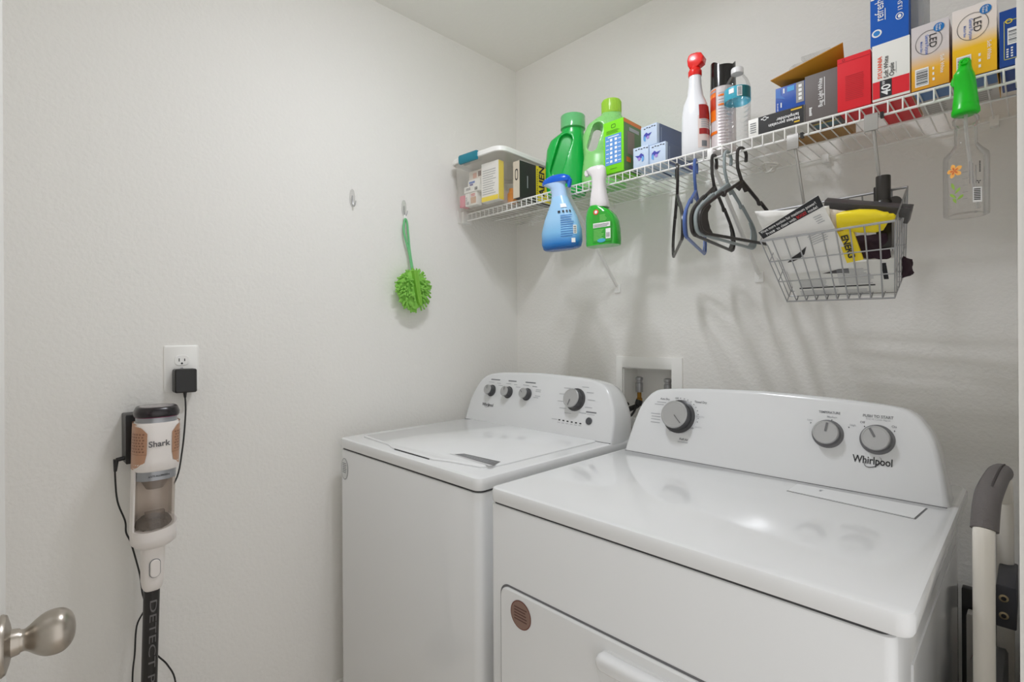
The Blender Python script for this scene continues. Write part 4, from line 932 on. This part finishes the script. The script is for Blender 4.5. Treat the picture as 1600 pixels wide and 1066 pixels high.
# yellow scoop-like cover
q = MB(); SM = frame((1.358, -.359, 1.485), (.96, .12, -.14), (.1, -.62, .78)); sec = []
for u, hw, tk in ((-.012, .017, .003), (.0, .022, .009), (.03, .0265, .012), (.058, .0255, .012), (.072, .020, .010), (.079, .012, .008), (.081, .0085, .007), (.088, .0085, .007), (.0935, .004, .003)):
    sec.append([(u, hw*math.copysign(abs(math.cos(a))**.7, math.cos(a))+(-.002 if u < .075 else .006), tk*math.copysign(abs(math.sin(a))**.7, math.sin(a))) for a in [2*PI*k/20 for k in range(20)]])
q.loft(sec, M=SM); solo('yellow_cover', q, [mat('yellow_plastic', (246, 222, 24), .35)], 'yellow plastic nozzle cover lying across the basket rim', 'plastic cover', smooth=60)
cloth_patch('mesh_sleeve', [(1.334, -.322, 1.452), (1.376, -.323, 1.4545), (1.3745, -.361, 1.500), (1.333, -.370, 1.512)], 12, 10, .001, [mat('cream_mesh', (226, 216, 204), .7, bump=.001, scale=400)], 'cream mesh sleeve between the leaflet and the yellow cover', 'sleeve', None, .002, 9)
# long dark grey brush nozzle across the basket
q = MB(); A0 = Vector((1.318, -.330, 1.536)); A1_ = Vector((1.470, -.322, 1.494)); NM = tri_frame(A0, A1_, A0+Vector((0, -.4, .7))); LN = (A1_-A0).length
q.box(0, -.014, -.012, LN, .008, .014, 0, NM, b=.003); q.box(.004, -.021, -.010, LN-.012, -.0135, .011, 1, NM, b=.002); q.box(LN-.006, -.026, -.012, LN+.002, .008, .014, 0, NM, b=.002)
for k in range(3): q.box(.04+.03*k, -.0225, -.008, .043+.03*k, -.0205, .0115, 0, NM)
solo('brush_nozzle', q, [mat('graphite_plastic', (72, 70, 70), .4), mat('grey_rubber', (138, 134, 140), .6)], 'long dark grey vacuum brush nozzle lying across the back of the basket', 'vacuum nozzle')
# black tube tool
q = MB(); TM = T(1.420, -.300, 0); q.lathe([(.0125, 1.495), (.0135, 1.50), (.0135, 1.577), (.0130, 1.579), (.0112, 1.579), (.0110, 1.52)], 30, M=TM); q.lathe([(.0165, 1.50), (.017, 1.505), (.017, 1.522), (.0145, 1.526)], 28, M=TM)
q.lathe([(.012, -.008), (.013, -.006), (.013, .006), (.012, .008), (.0001, .008)], 24, M=frame((1.440, -.298, 1.518), (1, 0, 0), (0, .2, 1)))
q.box(1.402, -.297, 1.50, 1.412, -.289, 1.56, b=.003)
q.box(1.405, -.290, 1.425, 1.433, -.262, 1.50, b=.004)
solo('vacuum_tool', q, [mat('warm_black_plastic', (38, 33, 28), .3)], 'black tube-shaped vacuum tool standing at the back right of the basket', 'vacuum tool')
cloth_patch('dark_cloth', [(1.372, -.272, 1.412), (1.43, -.262, 1.395), (1.425, -.300, 1.455), (1.368, -.305, 1.455)], 18, 14, .0016, [mat('plum_cloth', (46, 24, 36), .85)], 'dark plum cloth stuffed in the middle of the basket', 'cloth', None, .005, 3)
cloth_patch('plum_cloth_corner', [(1.443, -.225, 1.362), (1.458, -.20, 1.372), (1.455, -.205, 1.405), (1.444, -.235, 1.41)], 8, 8, .0012, [mat('plum_cloth', (46, 24, 36), .85)], 'plum cloth corner poking out of the right side of the basket', 'cloth', None, .004, 5)

# ================================================================== CABLE UNDER THE SHELF
q = MB(); pts = []
for k in range(40): a = k*.42; r = .016+.004*math.sin(k*1.3); pts.append((1.128+r*math.cos(a)*1.1, -.125+.006*math.sin(k*.9), ZU-.029+r*.8*math.sin(a)))
q.tube(spline([(1.035, -.13, ZU-.012), (1.06, -.128, ZU-.022), (1.09, -.126, ZU-.020)]+pts+[(1.135, -.11, ZU-.04), (1.14, -.10, ZU-.012)], 4), .0022, 6)
solo('coiled_cord', q, [mat('ivory_cord', (226, 224, 218), .5)], 'coiled white cord hanging under the shelf right of the hangers', 'cord')

# ================================================================== LEFT WALL THINGS
CLH = clear('clear_hook_plastic', (250, 250, 250), haze=.06, gloss=.08, edge=.5)
for (yy, lab) in ((-.804, 'clear adhesive wall hook, empty, left of the green duster'), (-.597, 'clear adhesive wall hook holding the green duster')):
    hk = thing('wall_hook', lab, 'hook', (0, yy, 1.685), 'clear adhesive hooks on the left wall')
    q = MB(); M = F_right(0, yy, 1.716); q.loft([[(x, y, h) for x, y in ell(.0095-i, .030-i, 28, 2.3)] for i, h in ((0, .0002), (0, .003), (.0015, .0042))], M=M); part('hook_base', q, CLH, hk)
    q = MB(); q.tube(spline([(0, .008, .004), (0, -.012, .005), (.0, -.026, .008), (.001, -.030, .014), (.003, -.022, .018), (.004, -.012, .019)], 5), .0017, 7, M=M); part('hook_arm', q, STEEL, hk)
# green duster
ds = thing('chenille_duster', 'lime green chenille duster hanging from the right-hand clear hook', 'duster', (.03, -.585, 1.33))
LG_ = mat('lime_chenille', (138, 200, 84), .8, bump=.001, scale=500); DGR = mat('lime_strip', (124, 184, 62), .6); LOOP = mat('sage_green_loop', (112, 190, 130), .6)
DC = Vector((.034, -.583, 1.413))
q = MB()
q.loft([[(x*.022, y*.066*s_, zz) for x, y in ell(1, 1, 24)] for s_, zz in ((.2, -.074), (.7, -.055), (1, -.015), (1, .02), (.72, .05), (.2, .068))], M=Matrix.Translation(DC))
rnd = random.Random(5)
for k in range(240):
    a = rnd.random()*2*PI; rr = math.sqrt(rnd.random()); yy, zz = .067*rr*math.cos(a), .070*rr*math.sin(a)-.003
    if abs(yy-.004+.18*zz) < .014 and rr < .9: continue
    base = DC+Vector((.016*math.sqrt(max(0, 1-rr*rr)), yy*.9, zz*.9))
    d = Vector((.55*(1-rr)+.18, yy/.067*.8+rnd.uniform(-.2, .2), zz/.07*.8+rnd.uniform(-.25, .15)-.15)).normalized(); l = .019+.006*rnd.random()
    mid = base+d*l*.55+Vector((.002, 0, 0)); e = base+d*l+Vector((0, 0, -.003))
    q.tube([base, mid, e, e+(e-mid).normalized()*.0012], [.0034, .0036, .0033, .0012], 6)
part('chenille_fringe', q, LG_, ds, 60)
q = MB(); q.loft([[(DC.x+.030+dx, DC.y+.004-.18*zz+wy, DC.z+zz) for dx, wy in ((-.012, -.012*s_), (.004, -.009*s_), (.004, .009*s_), (-.012, .012*s_))] for zz, s_ in ((.064, .8), (.03, 1), (-.02, 1), (-.05, .85), (-.062, .3))]); q.tube([(DC.x+.0335, DC.y+.004-.18*zz, DC.z+zz) for zz in (.055, .0, -.05)], .0012, 5)
part('center_strip', q, DGR, ds)
q = MB(); q.tube(spline([(.030, -.581, 1.478), (.022, -.589, 1.55), (.018, -.607, 1.62), (.017, -.606, 1.660), (.018, -.600, 1.672), (.019, -.594, 1.655), (.020, -.590, 1.61), (.024, -.586, 1.55), (.031, -.577, 1.478)], 6), .0042, 8)
part('hanging_loop', q, LOOP, ds)
q = MB(); q.box(.013, -.606, 1.655, .0145, -.592, 1.688, M=None, b=.0004); part('tag', q, PAPER, ds)
# outlet
ot = thing('wall_outlet', 'white double wall outlet with a black adapter plugged in', 'outlet', (0, -1.312, 1.09))
q = MB(); q.loft([[(x, y, h) for x, y in rrect(.082-2*i, .126-2*i, .004, 3)] for i, h in ((0, 0), (0, .003), (.003, .0055))], M=F_right(0, -1.312, 1.154)); part('cover_plate', q, WHITEP, ot)
for zz in (1.176, 1.132):
    q = MB(); M = F_right(.0055, -1.312, zz); q.loft([[(x, y, h) for x, y in ell(.0172-i, .0145-i, 30, 3)] for i, h in ((0, 0), (0, .001), (.0008, .0018))], M=M)
    for u, hh in ((-.0065, .0042), (.0065, .0036)): q.rect(u-.0011, .001-hh, u+.0011, .001+hh, 1, M, .0021)
    q.flat([(.0+.0026*x, -.0085+.0026*y) for x, y in ell(1, 1, 14)], 1, M, .0021)
    part('socket', q, [WHITEP, INK], ot)
q = MB(); q.lathe([(.003, 0), (.0032, .001), (.002, .0016)], 12, M=F_right(.0055, -1.312, 1.154)); part('screw', q, STEEL, ot)
# adapter and cord
ad = thing('power_adapter', 'black power adapter in the outlet with its thin cord running down the wall', 'power adapter', (.03, -1.309, 1.09))
q = MB(); q.loft([[(x, y, h) for x, y in rrect(.052-2*i, .064-2*i, .005, 4)] for i, h in ((.002, .0), (0, .002), (0, .029), (.003, .032))], M=F_right(.0075, -1.309, 1.121)); part('adapter_body', q, BLACKP, ad)
q = MB(); q.tube([(.026, -1.309, 1.091), (.026, -1.309, 1.075)], [.005, .003], 10)
q.tube(spline([(.026, -1.309, 1.08), (.030, -1.309, 1.03), (.032, -1.318, .93), (.030, -1.335, .85), (.028, -1.39, .78), (.03, -1.40, .60), (.034, -1.395, .44), (.035, -1.376, .405), (.036, -1.354, .37), (.036, -1.337, .317), (.038, -1.335, .2), (.05, -1.34, .03), (.05, -1.38, .02), (.05, -1.43, .025), (.038, -1.432, .2), (.036, -1.430, .37), (.035, -1.425, .43), (.033, -1.420, .50), (.032, -1.402, .54), (.033, -1.408, .58), (.034, -1.412, .62), (.034, -1.416, .645), (.035, -1.431, .715), (.034, -1.441, .745), (.034, -1.443, .775), (.035, -1.4585, .83), (.036, -1.463, .90), (.038, -1.462, .92)], 6), .0021, 7)
part('cord', q, BLACKP, ad)
q = MB(); q.tube([(.038, -1.4625, .905), (.039, -1.461, .935)], [.0035, .0062], 10); q.tube([(.039, -1.461, .933), (.040, -1.443, .936)], .0052, 10); part('barrel_plug', q, BLACKP, ad)
# vacuum dock and the stick vacuum
q = MB(); q.box(0, -1.4445, .922, .062, -1.362, 1.046, b=.004); q.box(.058, -1.42, .94, .078, -1.37, 1.03, b=.003)
solo('vacuum_dock', q, [BLACKP], 'black wall dock behind the stick vacuum', 'vacuum dock')
vc = thing('stick_vacuum', 'white and copper stick vacuum hanging on the left wall', 'vacuum cleaner', (.125, -1.412, 0))
VX = .128
def vy(z): return -1.391-(1.06-z)*.028
def vs(z, rx, ry, e=2.5, n=40, dx=0): return [(VX+dx+x, vy(z)+y, z) for x, y in ell(rx, ry, n, e)]
VW = mat('warm_white_plastic', (232, 226, 222), .3); COP = mat('copper_plastic', (190, 146, 118), .4, metal=.25); SIL = mat('silver_plastic', (158, 160, 164), .3, metal=.5)
q = MB(); q.loft([vs(1.046, .046, .044), vs(1.050, .0485, .0465), vs(1.057, .0490, .0470), vs(1.068, .0450, .0425), vs(1.0705, .042, .040)]); part('filter_cap', q, mat('black_cap', (34, 28, 32), .25), vc, 50)
q = MB(); q.loft([vs(1.0705, .037, .035), vs(1.072, .034, .032)]); part('cap_window', q, mat('smoky_window', (150, 144, 144), .2), vc)
q = MB(); q.loft([vs(1.028, .044, .0420), vs(1.047, .044, .0420)]); q.loft([vs(1.046, .0470, .0445), vs(1.0475, .0470, .0445)], 1); part('silver_ring', q, [SIL, mat('magenta_seal', (120, 40, 80), .4)], vc)
q = MB(); q.loft([vs(.918, .046, .0450), vs(.922, .0485, .0478), vs(.945, .0485, .0475), vs(.98, .048, .0465), vs(1.03, .048, .0465), vs(1.034, .046, .044)]); part('motor_housing', q, VW, vc, 50)
def vpatch(q, zs, mi=0, off=.0012, e=2.5, k=10):
    V = []; Fs = []
    for z, a0, a1, rx, ry in zs:
        for j in range(k+1):
            a = a0+(a1-a0)*j/k; ca, sa = math.cos(a), math.sin(a)
            V.append((VX+(rx+off)*math.copysign(abs(ca)**(2/e), ca), vy(z)+(ry+off)*math.copysign(abs(sa)**(2/e), sa), z))
    for i in range(len(zs)-1):
        for j in range(k): Fs.append((i*(k+1)+j, i*(k+1)+j+1, (i+1)*(k+1)+j+1, (i+1)*(k+1)+j))
    q.add(V, Fs, mi)
for s_ in (-1, 1):
    q = MB(); R_ = (.0484, .0468)
    vpatch(q, [(.9235, s_*1.35, s_*2.3, *R_), (.9305, s_*1.0, s_*2.3, *R_), (.942, s_*.56, s_*2.3, *R_), (.962, s_*.47, s_*2.3, *R_), (1.010, s_*.46, s_*2.3, *R_), (1.022, s_*.72, s_*2.3, *R_), (1.0335, s_*1.25, s_*2.3, .0482, .0466)])
    for k in range(7):
        for j in range(5): 
            a = s_*(.60+.19*j+.05*(k % 2)); z = .966+.0068*k
            vpatch(q, [(z, a, a+s_*.10, *R_), (z+.0035, a, a+s_*.10, *R_)], 1, .0018, k=2)
    vpatch(q, [(.9605, s_*.47, s_*2.3, *R_), (.9613, s_*.47, s_*2.3, *R_)], 1, .0018)
    part('side_grille', q, [COP, mat('dark_copper', (138, 98, 76), .5)], vc, label='copper side grille')
q = MB(); q.text('Shark', .0195, -.001, 0, 0, frame((VX+.0490, vy(.985), .985), (-.10, 1, 0), (0, 0, 1)), bold=.018); part('lettering', q, mat('grey_lettering', (92, 90, 92), .5), vc)
q = MB(); q.loft([vs(.896, .0435, .0425), vs(.92, .0435, .0425)])
q.text('ANTI-ALLERGEN', .006, 0, 0, 1, frame((VX+.0446, vy(.907), .907), (-.10, 1, 0), (0, 0, 1)), bold=.015); part('bin_collar', q, [SIL, INK], vc, label='silver band with small lettering')
q = MB(); q.loft([vs(.772, .0425, .0415), vs(.896, .0425, .0415)]); dbn = part('dust_cup', q, clear('smoky_clear_plastic', (252, 249, 246), haze=.12, hazec=(232, 218, 204), gloss=.08, edge=.35), vc)
q = MB(); rnd = random.Random(11)
rings = [[(VX+(.036*x)*(1+.1*rnd.random()), vy(.78)+(.036*y)*(1+.1*rnd.random()), z+.006*rnd.random()) for x, y in ell(s_, s_, 24)] for z, s_ in ((.774, 1), (.786, .98), (.795, .8), (.798, .3))]; q.loft(rings); part('dust', q, mat('grey_brown_dust', (92, 84, 78), .95, bump=.004, scale=220), dbn)
q = MB(); q.loft([vs(.870, .018, .018), vs(.885, .026, .026), vs(.896, .032, .032)]); part('cyclone', q, mat('grey_cyclone', (130, 118, 110), .5), dbn)
q = MB(); q.loft([[(VX+.012+x, vy(.80)+y, z) for x, y in rrect(.02, .04, .004, 3)] for z in (.799, .815)]); part('inlet_flap', q, clear('flap_plastic', (220, 212, 206), haze=.2, hazec=(170, 160, 152)), dbn)
q = MB()
def spine(z, rx, ry):
    A = [(VX+rx*math.copysign(abs(math.cos(a))**.8, math.cos(a)), vy(z)+ry*math.copysign(abs(math.sin(a))**.8, math.sin(a)), z) for a in [1.95+i*3.12/16 for i in range(17)]]
    B_ = [(VX+(rx-.004)*math.copysign(abs(math.cos(a))**.8, math.cos(a)), vy(z)+(ry-.004)*math.copysign(abs(math.sin(a))**.8, math.sin(a)), z) for a in [1.95+i*3.12/16 for i in range(16, -1, -1)]]
    return A+B_
q.loft([spine(.765, .0475, .0475), spine(.922, .0475, .0475)]); part('rear_spine', q, VW, vc, 50)
q = MB(); n = 40; tilt = lambda x, y, z: z-.16*(x-VX)+.10*(y-vy(z))
q.loft([[(x, y, tilt(x, y, .782)) for x, y, z in vs(.782, .0425, .0415)], [(x, y, tilt(x, y, .784)) for x, y, z in vs(.782, .0480, .0470)], [(x, y, tilt(x, y, .765)) for x, y, z in vs(.765, .0480, .0470)], vs(.742, .0470, .0460), vs(.735, .040, .038), vs(.728, .030, .026)]); part('cup_base', q, VW, vc, 50)
q = MB(); q.loft([vs(.750, .034, .0245, 3), vs(.735, .033, .0240, 3), vs(.69, .030, .0235, 3), vs(.645, .028, .0225, 3), vs(.630, .026, .020, 3), vs(.625, .022, .017, 3)]); part('wand_socket', q, VW, vc, 50)
q = MB(); M = frame((VX+.0295, vy(.682), .682), (-.12, 1, 0), (.04, 0, 1))
for i, h, mi in ((0, .0, 0), ):
    q.loft([[(x, y, h) for x, y in rrect(.0235, .046, .0115, 7)] for h in (0, .0012)], 1, M=M); q.loft([[(x, y, h) for x, y in rrect(.0205-2*i, .043-2*i, .0102, 7)] for i, h in ((0, .001), (0, .003), (.0015, .0045))], 0, M=M)
part('release_button', q, [VW, PRINT], vc)
q = MB(); q.loft([vs(.632, .0175, .0168, 2), vs(.12, .0175, .0168, 2)]); part('wand', q, mat('charcoal_tube', (50, 48, 47), .35, metal=.3), vc, 50)
q = MB(); dv = Vector((0, -.028, -1)).normalized(); wd = Vector((0, 1, -.028)).normalized(); fn = Vector((.985, -.17, 0))
M = frame((VX+.0179, vy(.47), .47), (0, vy(.3)-vy(.46), -.16), (.0, 1, 0)); q.text('DETECT PRO', .0205, 0, .001, 0, M, bold=0, h=.0012, wfit=.262)
part('wand_lettering', q, mat('dim_grey_lettering', (104, 102, 102), .5), vc)
q = MB(); q.box(.05, -1.54, .0, .17, -1.29, .06, b=.02, r=.03); q.tube([(VX, vy(.12), .14), (VX-.01, vy(.05), .04)], .022, 16); part('floor_head', q, SOFTBLACK, vc)

# ================================================================== STEP STOOL BESIDE THE DRYER
st = thing('step_stool', 'folded white tubular step stool with a grey grip, right of the dryer', 'step stool', (1.598, -.46, 0))
STW = mat('cream_enamel_tube', (236, 231, 222), .25)
path = [(1.5935, -.62, .01), (1.5935, -.62, .5), (1.5935, -.62, .90), (1.594, -.615, .945), (1.5955, -.595, .978), (1.598, -.56, .992), (1.602, -.44, .992), (1.6045, -.37, .985), (1.606, -.325, .965), (1.6065, -.30, .925), (1.607, -.295, .87), (1.607, -.295, .5), (1.607, -.295, .01)]
q = MB(); q.tube(spline(path, 6), .0128, 18); part('tube_frame', q, STW, st, 60)
q = MB(); gp = spline(path[3:8], 8); q.tube(gp, [.0165]*len(gp), 20)
for k in range(len(gp)-1):
    if k % 3 == 0 and k > 16:
        pass
for a in range(0, 20, 4):
    q.tube([p+Vector((.0158*math.cos(a*PI/10)*.9, 0, .0158*abs(math.sin(a*PI/10)))) for p in gp], .002, 6)
part('grip', q, mat('grey_foam_grip', (104, 99, 98), .7, bump=.0006, scale=300), st, 50)
q = MB(); q.box(1.5985, -.42, .725, 1.6245, -.285, .800, b=.004)
q2 = MB(); 
for zz in (.777, .747): q2.add([(1.6085+.0065*x, -.4205, zz+.0065*y) for x, y in ell(1, 1, 20)]+[(1.6085+.0035*x, -.4215, zz+.0035*y) for x, y in ell(1, 1, 20)], [(i, (i+1) % 20, 20+(i+1) % 20, 20+i) for i in range(20)], 0); q2.add([(1.6085+.0036*x, -.4203, zz+.0036*y) for x, y in ell(1, 1, 20)], [tuple(range(20))], 1)
hb = part('hinge_bracket', q, mat('blue_black_plastic', (52, 52, 58), .45), st); part('rivet', q2, [mat('brass_rivet', (176, 160, 128), .3, metal=.9), INK], hb)
q = MB(); q.box(1.560, -.60, .30, 1.582, -.20, .56, b=.01); part('step', q, GREYP, st)
q = MB(); q.box(1.5865, -.59, .46, 1.6115, -.33, .655, b=.012); part('step', q, GREYP, st)
q = MB(); q.tube(spline([(1.572, -.595, .01), (1.572, -.59, .4), (1.574, -.57, .62)], 5), .011, 12); q.tube(spline([(1.578, -.25, .01), (1.578, -.25, .4), (1.58, -.27, .66)], 5), .011, 12); part('rear_leg', q, STW, st)
q = MB(); q.box(1.5300, -.112, .0, 1.605, -.09, .662, b=.003)
solo('folded_board', q, [BLACKP], 'black folded board standing behind the step stool', 'board')
q = MB(); q.box(1.5405, -.150, .0, 1.575, -.118, .622, b=.006); q.flat([(1.546, .52), (1.556, .545), (1.552, .56), (1.560, .565)], 1, F_front(0, -.150, 0))
solo('packet', q, [mat('pale_packet', (206, 202, 198), .5), REDP], 'pale packet with a red mark wedged behind the step stool', 'packet')
